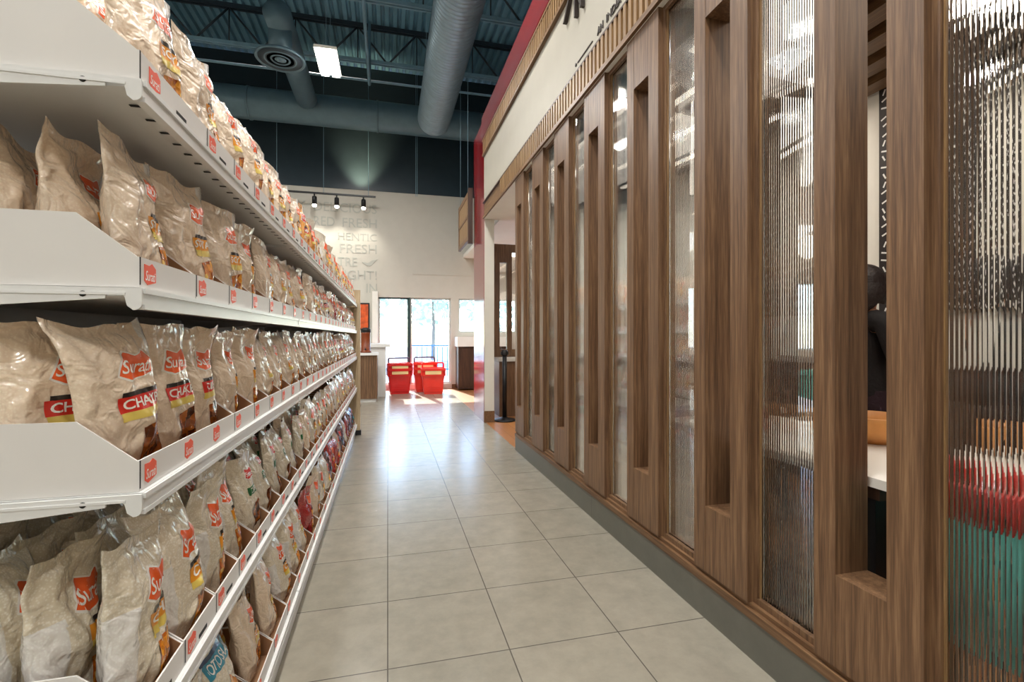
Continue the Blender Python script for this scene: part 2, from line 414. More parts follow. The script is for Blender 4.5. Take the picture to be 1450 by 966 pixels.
for i, (a, b, z0, z1) in enumerate(WIN):
    r = empty('window_%d' % (i + 1), ((a + b) / 2, YB + .1, z0)); struct(r)
    w, h = (b - a) / 2, z1 - z0
    k = MB(); fm = 'alu_frame'; t = .035
    k.box(-w, w, -.03, .03, 0, t, fm); k.box(-w, w, -.03, .03, h - t, h, 'window_dark' if i == 0 else fm)
    k.box(-w, -w + t, -.03, .03, t, h - t, fm); k.box(w - t, w, -.03, .03, t, h - t, 'window_dark' if i == 0 else fm)
    k.build('window_frame', r)
    cbox('window_pane', (-w + t, w - t, -.004, .004, t, h - t), 'clear_glass', r)
k = MB(); k.box(.47, .50, YB - .01, YB + .14, .12, 2.09, 'window_dark'); struct(k.build('trim_mullion'))
# outside
k = MB(); k.box(-30, 30, YB + .26, 60, -.25, -.05, 'asphalt'); struct(k.build('ground_outside'))

# ------------------------------------------------------------------ portal: curb, fascia, red band, soffit
k = MB(); k.box(WX, WX + .17, -1.6, 5.0, 0, .15, 'curb_tile'); struct(k.build('wall_curb', bevel=.002))
k = MB(); k.box(WX - .004, WX + .165, -1.6, 5.0, .15, .182, 'walnut_rail'); k.box(WX + .012, WX + .15, -1.6, 5.0, .182, .2, 'walnut_rail'); struct(k.build('trim_sill'))
k = MB(); k.box(WX, WX + .40, -1.6, 6.72, 2.875, 3.08, 'oak_beam'); k.box(WX - .002, WX + .40, -1.6, 6.72, 2.85, 2.875, 'white_paint')
k.box(WX - .022, WX, -1.6, 6.72, 2.853, 2.885, 'oak_beam'); k.box(WX - .022, WX, -1.6, 6.72, 3.066, 3.08, 'dark_wood'); struct(k.build('trim_frieze'))
k = MB(); y = -1.6
while y < 5.6:
    k.box(WX - .022, WX, y, y + .032, 2.885, 3.066, 'oak_slat'); y += .06
struct(k.build('trim_fluting'))
k = MB(); k.box(WX, WX + .40, -1.6, 6.72, 3.08, 3.72, 'fascia_paint'); struct(k.build('wall_fascia'))
k = MB(); k.box(WX, WX + .40, -1.6, 6.72, 3.72, 3.95, 'oak_beam'); k.box(WX - .03, WX, -1.6, 6.72, 3.72, 3.745, 'oak_beam'); k.box(WX - .03, WX, -1.6, 6.72, 3.925, 3.95, 'oak_beam')
struct(k.build('trim_cornice'))
k = MB(); y = -1.6
while y < 6.7:
    k.box(WX - .026, WX, y, y + .03, 3.745, 3.925, 'oak_slat'); y += .055
struct(k.build('trim_cornice_fluting'))
k = MB(); k.box(WX - .035, WX + .40, -1.6, 6.72, 3.95, 4.26, 'red_gloss'); k.box(WX - .002, WX + .14, 6.722, 7.53, 0, 4.26, 'red_gloss'); struct(k.build('wall_red'))
k = MB(); k.box(WX + .004, WX + .14, 6.7, 6.722, .16, 2.85, 'cream_paint'); struct(k.build('wall_return'))
k = MB(); k.box(WX - .006, WX + .145, 6.69, 6.722, 0, .16, 'walnut_rail'); struct(k.build('baseboard_return'))
# restaurant shell behind the partition
RZ = 2.92
k = MB(); k.box(WX + .40, XR, YF, YB, RZ + .12, RZ + .2, 'white_paint'); struct(k.build('ceiling_restaurant'))
k = MB(); x = 1.75
while x < 6:
    k.box(x, x + .13, -1.4, 5.6, RZ - .02, RZ + .08, 'oak_beam'); x += .235
struct(k.build('ceiling_slats'))
k = MB(); k.box(WX + .40, XR, -1.45, 5.6, RZ + .1, RZ + .118, 'black_plastic'); struct(k.build('ceiling_void'))
k = MB(); k.box(3.36, 3.5, -1.45, 5.2, 0, RZ + .12, 'white_paint'); struct(k.build('wall_inner'))
k = MB(); k.box(WX + .17, XR, -1.6, -1.45, 0, RZ + .12, 'white_paint'); struct(k.build('wall_kitchen'))

# ------------------------------------------------------------------ roof joists, ducts, pipes
def joist(y, label):
    r = empty('steel_joist', (0, y, 6.42), 0, label, 'joist', 'open web roof joists')
    k = MB()
    for dy in (-.05, .02): k.box(XL, XR, dy, dy + .03, .66, .735, 'steel_dark')
    k.build('top_chord', r)
    k = MB()
    for dy in (-.05, .02): k.box(XL, XR, dy, dy + .03, 0, .06, 'steel_light')
    k.build('bottom_chord', r)
    x = XL + .3; i = 0
    k = MB()
    while x < XR - .9:
        k.tube([(x, 0, .03), (x + .55, 0, .68)], .018, 'steel_dark', 6); k.tube([(x + .55, 0, .68), (x + 1.1, 0, .03)], .018, 'steel_dark', 6)
        k.tube([(x + .55, 0, .68), (x + .55, 0, .03)], .013, 'steel_dark', 6)
        x += 1.1
    k.build('web', r)
for y, l in ((9.7, 'dark steel roof joist nearest the back wall above the long duct'), (7.9, 'dark steel roof joist, second one out from the back wall'),
             (6.1, 'dark steel roof joist, third one out from the back wall')): joist(y, l)

def spiral(k, y0, y1, c, rad, m, pitch=.075, capend=True):
    prof = [(0.001, y0)] ; y = y0; prof.append((rad, y0))
    while y < y1 - pitch * .5:
        prof += [(rad, y + pitch - .012), (rad + .005, y + pitch - .008), (rad + .005, y + pitch - .004), (rad, y + pitch)]; y += pitch
    ye = prof[-1][1]
    if capend:
        for i in range(1, 8):
            a = i / 7 * pi / 2; prof.append((max(.001, rad * cos(a)), ye + .9 * rad * sin(a)))
    else: prof.append((.001, ye))
    k.lathe(prof, c, m, 40, 'y')
r = empty('spiral_duct', (.87, 5, 5.42), 0, 'large ribbed grey spiral duct running along the aisle under the roof', 'duct')
k = MB(); spiral(k, -1.5, 9.55, (.87, 0, 5.42), .31, 'galvanized'); k.build('duct_run', r).location = (-.87, -5, -5.42)
k = MB()
for y in (2.5, 5.2, 7.5):
    for dx in (-.30, .30): k.tube([(.87 + dx, y, 5.42), (.87 + dx, y, 7.15)], .004, 'steel_light', 6)
k.build('hanger_strap', r).location = (-.87, -5, -5.42)
r = empty('cross_duct', (0, 10.45, 5.75), 0, 'smooth dark duct crossing the full width in front of the back wall', 'duct')
k = MB(); k.lathe([(.001, -7.6), (.3, -7.6)] + [(.3, x * 1.0) for x in range(-7, 8)] + [(.3, 7.6), (.001, 7.6)], (0, 0, 0), 'duct_paint', 40, 'x'); k.build('duct_run', r)
k = MB()
for x in (-5, -2.6, -.2, 2.6, 5): k.lathe([(.302, -.02), (.312, -.02), (.312, .02), (.302, .02)], (x, 0, 0), 'duct_paint', 40, 'x')
k.build('joint_band', r)
r = empty('round_diffuser', (-1.52, 7.75, 5.24), 0, 'round ringed ceiling diffuser on a short branch duct beside the strip light', 'air diffuser')
k = MB(); rr = .34; prof = [(.335, .075), (.335, .0)]
k.lathe([(.12, .14), (.20, .12), (.335, .045), (.345, .02), (.33, .0), (.29, .03), (.25, .055), (.24, .03), (.215, .0), (.19, .028), (.16, .05), (.15, .025), (.125, -.002), (.09, .03), (.08, .012), (.045, -.006), (.001, -.006)], (0, 0, 0), 'duct_paint', 48)
k.build('ring_plate', r)
k = MB()
for ra, rb_ in ((.22, .30), (.13, .185), (.055, .085)):  # dark rings colour in the shade of the diffuser's recesses
    k.lathe([(ra, .012), (rb_, .012), (rb_, .014), (ra, .014)], (0, 0, 0), 'steel_dark', 40)
k.build('recess_shade', r)
k = MB(); k.lathe([(.16, .06), (.16, .55)], (0, 0, 0), 'duct_paint', 32); k.build('neck', r)
k = MB(); k.lathe([(.001, -.28), (.19, -.25), (.19, 2.35), (.001, 2.35)], (0, 0, .55), 'duct_paint', 32, 'y'); k.build('branch_duct', r)
for name, pts, rad, label, m in (
        ('sprinkler_pipe', [(-.334, -1.5, 5.95), (-.334, 9.55, 5.95), (-.334, 9.55, 7.13)], .028, 'thin pale pipe running along the aisle under the roof deck', 'steel_light'),
        ('sprinkler_pipe', [(XL, 9.95, 6.22), (XR, 9.95, 6.22)], .022, 'thin pale pipe crossing above the long duct at the back', 'steel_light')):
    k = MB(); k.tube(pts, rad, m, 10); tag(k.build(name), label, 'pipe')
k = MB()
for (x, y) in ((.6, 10.95), (.63, 10.95)): k.tube([(x, y, 4.3), (x, y, 7.16)], .005, 'steel_light', 6)
struct(k.build('trim_wires'))

# ------------------------------------------------------------------ high-bay lights over the aisle
def highbay(x, y, z, label):
    r = empty('highbay_light', (x, y, z), 0, label, 'ceiling light', 'twin tube highbay lights over the shop floor')
    k = MB(); k.box(-.15, .15, -.36, .36, .03, .07, 'white_paint'); k.build('housing', r, bevel=.006)
    for sx in (-1, 1):
        k = MB(); k.box(sx * .078 - .052, sx * .078 + .052, -.34, .34, 0, .029, 'led_white'); k.build('light_tube', r)
    k = MB()
    for dy in (-.25, .25): k.tube([(0, dy, .07), (0, dy, 7.16 - z)], .003, 'steel_light', 6)
    k.build('hanging_wire', r)
    lamp('highbay_lamp', 'AREA', (x, y, z - .02), HIGHBAY_W, HIGHBAY_C, shape='RECTANGLE', size=.3, size_y=.7)
for x, y, l in ((-.83, 7.45, 'twin tube strip light hanging beside the round diffuser'), (.05, 3.9, 'twin tube strip light hanging over the middle of the aisle'),
                (.05, .6, 'twin tube strip light hanging over the near end of the shelving'), (.05, -2.6, 'twin tube strip light hanging behind the viewpoint'),
                (-3.9, 7.45, 'twin tube strip light beyond the shelving towards the back wall'), (-3.9, 3.9, 'twin tube strip light beyond the middle of the shelving'),
                (-3.9, .6, 'twin tube strip light beyond the near end of the shelving'), (-3.9, -2.6, 'twin tube strip light far behind the viewpoint, beyond the shelving'),):
    highbay(x, y, 5.12 if x < 0 else 5.5, l)

# ------------------------------------------------------------------ slotted timber posts and reeded glass
PER = .6226
place = ['', 'first', 'second', 'third', 'fourth', 'fifth', 'sixth', 'seventh', 'eighth']
def post_mesh():
    k = MB(); w = .3275; d = .125; z0, z1 = .2, 2.85
    a, b, s0, s1 = .095, .252, .48, 2.56
    k.box(0, d, 0, a, z0, z1, 'walnut'); k.box(0, d, b, w, z0, z1, 'walnut')
    return k, a, b, d, s0, s1, z0, z1
p0 = None
for n in range(-2, 7):
    y0 = .934 + PER * n
    lab = 'walnut slotted post standing on the grey curb, %s counted from the far end' % ORD[7 - n]
    if p0 is None:
        r = empty('slotted_post', (WX, y0, .2), 0, lab, 'timber post', 'walnut slotted posts of the partition')
        k, a, b, d, s0, s1, z0, z1 = post_mesh()
        k = MB(); k.box(0, d, 0, a, 0, 2.65, 'walnut'); k.build('near_stile', r, bevel=.0015)
        k = MB(); k.box(0, d, b, .3275, 0, 2.65, 'walnut'); k.build('far_stile', r, bevel=.0015)
        k = MB(); k.box(.001, d - .001, a, b, 0, .28, 'walnut'); k.build('lower_panel', r, bevel=.0015)
        k = MB(); k.box(.001, d - .001, a, b, 2.36, 2.65, 'walnut'); k.build('upper_panel', r, bevel=.0015)
        p0 = r
    else:
        r = copy_tree(p0); r.location = (WX, y0, .2); r['label'] = lab
g0 = None; GW = PER - .3275
for n in range(-2, 6):
    y0 = .934 + .3275 + PER * n
    lab = 'clear vertically reeded glass panel in the walnut partition, %s counted from the far end' % ORD[6 - n]
    if g0 is None:
        r = empty('reeded_panel', (WX, y0, .2), 0, lab, 'glass panel', 'reeded glass panels of the partition')
        k = MB(); f = .02; dx0, dx1 = .026, .075
        for a, b, z0, z1 in ((0, f, 0, 2.65), (GW - f, GW, 0, 2.65), (f, GW - f, 0, .022), (f, GW - f, 2.625, 2.65)):
            k.box(dx0, dx1, a, b, z0, z1, 'walnut')
        k.build('panel_frame', r, bevel=.001)
        k = MB()
        for a in (f, GW - f - .005): k.box(.037, .043, a, a + .005, .022, 2.625, 'oak_slat')
        k.build('glazing_bead', r)
        k = MB(); pitch = .0106; nr = int((GW - 2 * f - .004) / pitch); ys = f + (GW - 2 * f - nr * pitch) / 2; poly = []
        for i in range(nr):
            for j in range(6):
                t = j / 6; poly.append((.046 - .0023 * sin(pi * t) , ys + (i + t) * pitch))
        poly.append((.046, ys + nr * pitch)); poly += [(.052, ys + nr * pitch), (.052, ys)]
        k.prism([(p[0], p[1]) for p in poly], 'z', .022, 2.625, 'reeded_glass')
        k.build('glass', r)
        g0 = r
    else:
        r = copy_tree(g0); r.location = (WX, y0, .2); r['label'] = lab

# ------------------------------------------------------------------ lettering on the fascia
def wall_text(name, t, y_left, z, height, x, m, width=None, depth=.006, shear=0, bold=0):
    """raised letters on a wall that faces -X: reading direction is -Y"""
    vs, fs, asp = text2d(t, shear, bold); w = width or height * asp
    k = MB(); k.mesh2d(vs, fs, lambda a, b: (x, y_left - a * w, z + b * height), m)
    o = k.build(name, fixn=False)
    md = o.modifiers.new('thick', 'SOLIDIFY'); md.thickness = depth; md.offset = 0
    return o
SIGN = empty('fascia_sign', (WX, 2.9, 3.13), 0, 'dark raised lettering on the cream fascia above the slotted posts', 'sign')
def under(o, p):
    o.parent = p; o.matrix_parent_inverse = Matrix.Translation(-Vector(p.location)); return o
under(wall_text('lettering', 'AN', 2.9, 3.135, .048, WX - .004, 'letter_dark', width=.085), SIGN); under(wall_text('lettering', 'INDIA', 2.765, 3.135, .048, WX - .004, 'letter_dark', width=.195), SIGN)
k = MB(); k.box(WX - .006, WX, 2.98, 3.24, 3.145, 3.151, 'letter_dark'); k.lathe([(.001, -.004), (.012, -.004), (.012, .002), (.001, .002)], (WX - .003, 3.27, 3.148), 'letter_dark', 12, 'x'); under(k.build('rule_line'), SIGN)
k = MB()
for y in (3.235, 3.125): k.box(WX - .03, WX, y - .011, y + .011, 3.465, 3.68, 'letter_dark')
k.prism([(3.235, 3.68), (3.21, 3.68), (3.125, 3.5), (3.15, 3.5)], 'x', WX - .029, WX - .001, 'letter_dark')
under(k.build('large_letter'), SIGN)
k = MB(); k.prism([(3.47, 3.56), (3.44, 3.56), (3.33, 3.68), (3.36, 3.68)], 'x', WX - .03, WX, 'letter_dark'); under(k.build('letter_stroke'), SIGN)

# ------------------------------------------------------------------ lettering on the back wall
WALLSIGN = empty('wall_lettering', (-.5, YB, 2.3), 0, 'pale grey raised words and bird on the cream back wall', 'wall lettering')
def back_text(t, xr, z, h, cw, m='letter_grey'):
    i = 0
    for wd in t.split(' '):
        vs, fs, asp = text2d(wd, 0, .0); x0 = xr - cw * len(t) + i * cw; w = cw * (len(wd) - .12); i += len(wd) + 1
        k = MB(); k.mesh2d(vs, fs, lambda a, b: (x0 + a * w, YB - .006, z + b * h), m)
        o = k.build('lettering', fixn=False); md = o.modifiers.new('thick', 'SOLIDIFY'); md.thickness = .008; md.offset = 0
        under(o, WALLSIGN)
XT = -.22
for t, z, h, cw in (('TIBLY DELICIOUS', 3.94, .20, .148), ('RED FRESH', 3.62, .20, .148), ('HENTIC', 3.33, .16, .14), ('FRESH', 3.05, .20, .16), ('IGHT!', 2.47, .20, .14), ('IN', 2.18, .2, .12)):
    back_text(t, XT, z, h, cw)
back_text('TRE', XT - .42, 2.76, .19, .14)
k = MB()
k.prism([(-.56, 2.86), (-.42, 2.84), (-.34, 2.9), (-.22, 2.93), (-.30, 2.85), (-.36, 2.78), (-.44, 2.77), (-.50, 2.82)], 'y', YB - .012, YB, 'letter_grey')
under(k.build('bird'), WALLSIGN)
# track light
r = empty('track_light', (-1.4, YB - .45, 4.18), 0, 'black track with three spotlights in front of the lettered wall', 'track light')
k = MB(); k.box(-.95, 1.15, -.018, .018, 0, .035, 'black_metal'); k.build('rail', r)
k = MB()
for x in (-.8, .1, 1.0): k.tube([(x, 0, .035), (x, 0, 2.98)], .005, 'steel_light', 6)
k.build('hanging_wire', r)
for x, on in ((-.08, 0), (.36, 1), (.90, 0)):
    hd = empty('spot_head', (x, 0, 0)); hd.parent = r
    k = MB(); k.tube([(0, 0, 0), (0, 0, -.06)], .014, 'black_metal', 8); k.build('stem', hd)
    k = MB(); k.lathe([(.001, 0), (.04, 0), (.048, -.02), (.05, -.17), (.04, -.17), (.036, -.13), (.001, -.13)], (0, .01, -.05), 'black_metal', 20); k.build('can', hd)
    k = MB(); k.lathe([(.001, -.135), (.037, -.15), (.044, -.19), (.03, -.215), (.001, -.22)], (0, .01, -.05), 'spot_glow', 20); k.build('bulb', hd)
    lamp('spot_lamp', 'SPOT', (-1.4 + x, YB - .44, 3.9), 26, (1, .93, .8), (R(20), 0, 0), spot_size=R(85), spot_blend=.8, shadow_soft_size=.03)

lamp('spot_lamp', 'SPOT', (-.56, YB - .42, 4.27), 170, (1, .84, .52), (R(155), 0, 0), spot_size=R(75), spot_blend=1.0, shadow_soft_size=.04)

# ------------------------------------------------------------------ hanging sign by the red wall
r = empty('hanging_sign', (1.225, 8.02, 2.70), 0, 'wooden framed sign with two tan panels hanging before the red wall', 'sign')
k = MB()
for a, b, z0, z1 in ((-.53, .53, 0, .07), (-.53, .53, .68, .75), (-.53, -.44, .07, .68), (.44, .53, .07, .68), (-.53, .53, .355, .395)): k.box(-.02, .02, a, b, z0, z1, 'walnut')
k.build('sign_frame', r)
for a, b in ((.07, .355), (.395, .68)): cbox('sign_panel', (-.012, .012, -.44, .44, a, b), 'oak_slat', r)
cbox('end_post', (-.022, .05, -.57, -.53, -.06, .80), 'dark_wood', r)
k = MB()
for y in (-.4, .4): k.tube([(0, y, .75), (0, y, 4.45)], .003, 'steel_light', 6)
k.build('hanging_wire', r)

# ------------------------------------------------------------------ gondola shelving
Y0, Y1 = .858, 6.2; SXF, SXB = -.3625, -.82
SHELF = [('top shelf', 1.592), ('second shelf down', 1.275), ('third shelf down', .962), ('fourth shelf down', .583), ('bottom shelf', .138)]
G = empty('gondola_shelving', (-.6, 3.5, 0), 0, 'long white metal shelving unit stocked with snack bags beside the aisle', 'shelving unit')
def g(o): return under(o, G)
g(cbox('back_panel', (SXB - .03, SXB, Y0, Y1, .02, 1.86), 'shelf_white'))
nsec = 4; L = (Y1 - Y0) / nsec
for i in range(nsec + 1):
    y = Y0 + i * L; y = min(max(y, Y0 + .016), Y1 - .016)
    k = MB(); k.box(SXB + .001, SXB + .03, y - .015, y + .015, .02, 1.9, 'shelf_white')
    z = .1
    while z < 1.85: k.box(SXB + .028, SXB + .031, y - .003, y + .003, z, z + .018, 'shelf_hole'); z += .04
    g(k.build('upright'))
def deck_profile(zt):
    zb = zt - .033; t = .0035
    return [(SXB + .03, zt), (SXF, zt), (SXF, zb), (SXF - .012, zb), (SXF - .012, zb + t), (SXF - t, zb + t), (SXF - t, zt - .011), (SXF - .05, zt - .014), (SXF - .05, zt - .011), (SXB + .03, zt - .011)]
for si, (nm, zt) in enumerate(SHELF):
    for i in range(nsec):
        y0, y1 = Y0 + i * L + .003, Y0 + (i + 1) * L - .003
        k = MB(); k.prism(deck_profile(zt), 'y', y0, y1, 'shelf_white')
        k.box(SXF, SXF + .004, y0, y1, zt - .009, zt - .001, 'shelf_white'); k.box(SXF, SXF + .003, y0, y1, zt - .033, zt - .026, 'shelf_white')
        # perforations under the deck's front edge
        if si < 2:
            y = y0 + .06
            while y < y1 - .05: k.box(SXF - .045, SXF - .030, y, y + .006, zt - .0155, zt - .0145, 'shelf_hole'); y += .055
        g(k.build('shelf_deck'))
    if si < 4:
        zb = zt - .033
        for i in range(nsec + 1):
            y = Y0 + i * L
            y = min(max(y, Y0 + .0), Y1 - .004)
            a, b = (y - .004, y + .0) if i == 0 else (y - .001, y + .001)
            nose = [(SXF - .010 + .0115 * cos(t), zb + .008 + .0095 * sin(t)) for t in [-pi / 2 + j * pi / 2 / 5 for j in range(6)]]
            poly = [(SXB + .005, zt - .002), (SXF + .001, zt - .001)] + nose[::-1] + [(SXF - .018, zb + .005), (SXF - .021, zb + .018), (SXF - .026, zb + .0235), (SXF - .046, zb + .0245), (SXF - .046, zb + .0155), (SXB + .14, zb - .008), (SXB + .005, zb - .03)]
            k = MB(); k.prism(poly, 'y', a, b, 'shelf_white')
            if i == 0:
                k.lathe([(.001, 0), (.0045, 0), (.0045, .001), (.001, .001)], (SXF - .074, a - .0008, zb + .022), 'shelf_hole', 12, 'y')
                k.box(SXB + .005, SXF - .02, a - .0012, a, zt - .012, zt - .008, 'shelf_white')
            g(k.build('shelf_bracket', bevel=0))
g(cbox('kick_plate', (SXF - .035, SXF - .02, Y0 + .01, Y1 - .01, 0, .105), 'shelf_white'))
g(cbox('base_side', (SXB, SXF - .02, Y0, Y0 + .01, 0, .105), 'shelf_white'))
E = empty('end_panel', (-.57, 6.25, 0), 0, 'tall tan panel closing the far end of the shelving', 'end panel')
under(cbox('panel_board', (-.84, -.325, 6.215, 6.26, .06, 1.77), 'tan_panel'), E)
under(cbox('panel_foot', (-.84, -.315, 6.21, 6.275, 0, .06), 'black_plastic'), E)

# ------------------------------------------------------------------ display trays
PITCH = [.19, .205, .185, .172, .225]
TRAYS = []
for si in range(5):
    e = [Y0 + .004]
    e += {0: [1.15, 1.337], 1: [1.09, 1.298], 2: [1.34], 3: [1.034, 1.207], 4: [1.10]}[si]
    while e[-1] + PITCH[si] < Y1 - .02: e.append(e[-1] + PITCH[si])
    TRAYS.append(list(zip(e, e[1:])))
BADGE = [(-1, -.62), (-.45, -.95), (1, -.62), (1, .55), (.35, .95), (-.15, .72), (-1, .78)]
def tray(si, i, y0, y1):
    nm, zt = SHELF[si]; w = y1 - y0 - .004; X0, X1 = -.40, 0.0; fh, sh = .047, .11; t = .003
    r = empty('display_tray', (SXF - .006, (y0 + y1) / 2, zt + .0008), 0, 'white cardboard display tray, %s from the near end of the %s' % (ORD[i + 1], nm), 'display tray', 'cardboard trays on the ' + nm)
    k = MB(); h = w / 2
    def wall(a, b, c, d, z0, z1, inner):   # a panel with a white outside and a kraft inside
        k.box(a, b, c, d, z0, z1, 'card_white')
    k.box(X0, X1, -h, h, 0, .003, 'card_white'); k.box(X0 + t, X1 - t, -h + t, h - t, .003, .0036, 'card_kraft')
    k.box(X1 - t, X1, -h, h, .003, fh, 'card_white'); k.box(X1 - t - .001, X1 - t, -h + t, h - t, .003, fh - .001, 'card_kraft')
    for s in (-1, 1):
        sp = [(X0, .003), (X1 - t, .003), (X1 - t, fh), (X1 - .082, sh), (X0, sh)]
        a, b = (-h, -h + t) if s < 0 else (h - t, h)
        k.prism(sp, 'y', a, b, 'card_white')
        a2, b2 = (-h + t, -h + t + .001) if s < 0 else (h - t - .001, h - t)
        k.prism([(p[0], p[1] - .001) if p[1] > .02 else p for p in sp], 'y', a2, b2, 'card_kraft')
    k.box(X0, X0 + t, -h, h, .003, sh, 'card_white')
    k.build('carton', r)
    k = MB()
    k.box(-.0005, .0006, -h + .0005, -h + .0035, .004, fh, 'shelf_hole')
    k.build('seam', r)
    nl = 3 if (si == 2 and i == 0) else 1
    if si in (0, 3):
        cbox('hand_slot', (.0001, .0007, -.022 + h * .1, .022 + h * .1, .007, .015), 'shelf_hole', r)
    for j in range(nl):
        if nl == 3: yc = -h + .036 + j * w / 3.05
        else: yc = -h + .034 if w > .1 else 0
        if si == 0 and i == 0: yc = -h + .05
        s = .0195
        k = MB(); k.prism([(yc + p[0] * s, fh / 2 + p[1] * s * .95) for p in BADGE], 'x', .0002, .0008, 'print_coral')
        lo = k.build('logo_badge', r)
        if y0 < 2.6:
            vs, fs, asp = text2d('Surati', .25, .01)
            k = MB(); k.mesh2d(vs, fs, lambda a, b: (.0012, yc + (-.85 + 1.7 * a) * s, fh / 2 + (-.55 + .8 * b) * s), 'print_white')
            k.build('lettering', lo, fixn=False)
for si in range(5):
    for i, (a, b) in enumerate(TRAYS[si]): tray(si, i, a, b)

# ------------------------------------------------------------------ snack bags
def sm(a, b, x):
    t = min(1, max(0, (x - a) / (b - a))); return t * t * (3 - 2 * t)
def bag_surface(p):
    W_, H_, T_, sd = p['w'], p['h'], p['t'], p['seed']
    rnd = random.Random(sd * 13 + 5)
    fold, twist = p.get('fold', rnd.uniform(-.02, .03)), rnd.uniform(-.5, .5)
    earL, earR = rnd.uniform(.0, .013), rnd.uniform(.0, .013)
    slump = rnd.uniform(-.008, .012)
    def S(u, v, s, off=0.0):
        vv = min(1, v / .93)
        b = max(0, sin(pi * min(1, (vv * .955 + .045)))) ** .55 if vv < 1 else 0
        b *= 1.06 - .16 * vv
        q = noise.noise(Vector((u * 1.7 + sd * 3.1, v * 3.3, s * 4.0)))
        q2 = abs(noise.noise(Vector((u * 3.6 - sd, v * 5.5 + sd, s * 2.0))))
        hw = W_ / 2 * (1 - .15 * b) * (1 - .10 * (1 - v) ** 6) + .004 * noise.noise(Vector((sd * 2.0, v * 6, (1 if u > 0 else -1) * 3.0)))
        e = max(0, 1 - abs(u) ** 2.4)
        t = T_ / 2 * b * e ** .7 + (q * .014 - q2 * .010) * min(1, e * 2.5) * min(1, b * 1.5)
        t = max(t, .0006 * (1 if e > 0 else 0))
        top = sm(.80, 1, v)
        xc = -fold * top + .007 * sin(u * 3 + twist * 6 + sd) * top + slump * sin(pi * v) + .006 * u * twist * v
        z = H_ * v + (earL if u < 0 else earR) * abs(u) ** 3 * top - .012 * noise.noise(Vector((u * 1.5 + sd, 7.7, sd))) * top
        y = hw * u + .008 * twist * top
        return Vector((xc + s * (t + off), y, max(z, 0)))
    return S
LOGO = ((-1, -.50, -.50), (-.5, -.86, .95), (.15, -.70, .62), (.6, -.6, 1.0), (1, -.45, .42))   # u, low edge, high edge
def decal_cols(shape, u):
    for (a, l0, h0), (b, l1, h1) in zip(shape, shape[1:]):
        if a - 1e-6 <= u <= b + 1e-6:
            t = (u - a) / (b - a); return l0 + (l1 - l0) * t, h0 + (h1 - h0) * t
    return shape[-1][1], shape[-1][2]
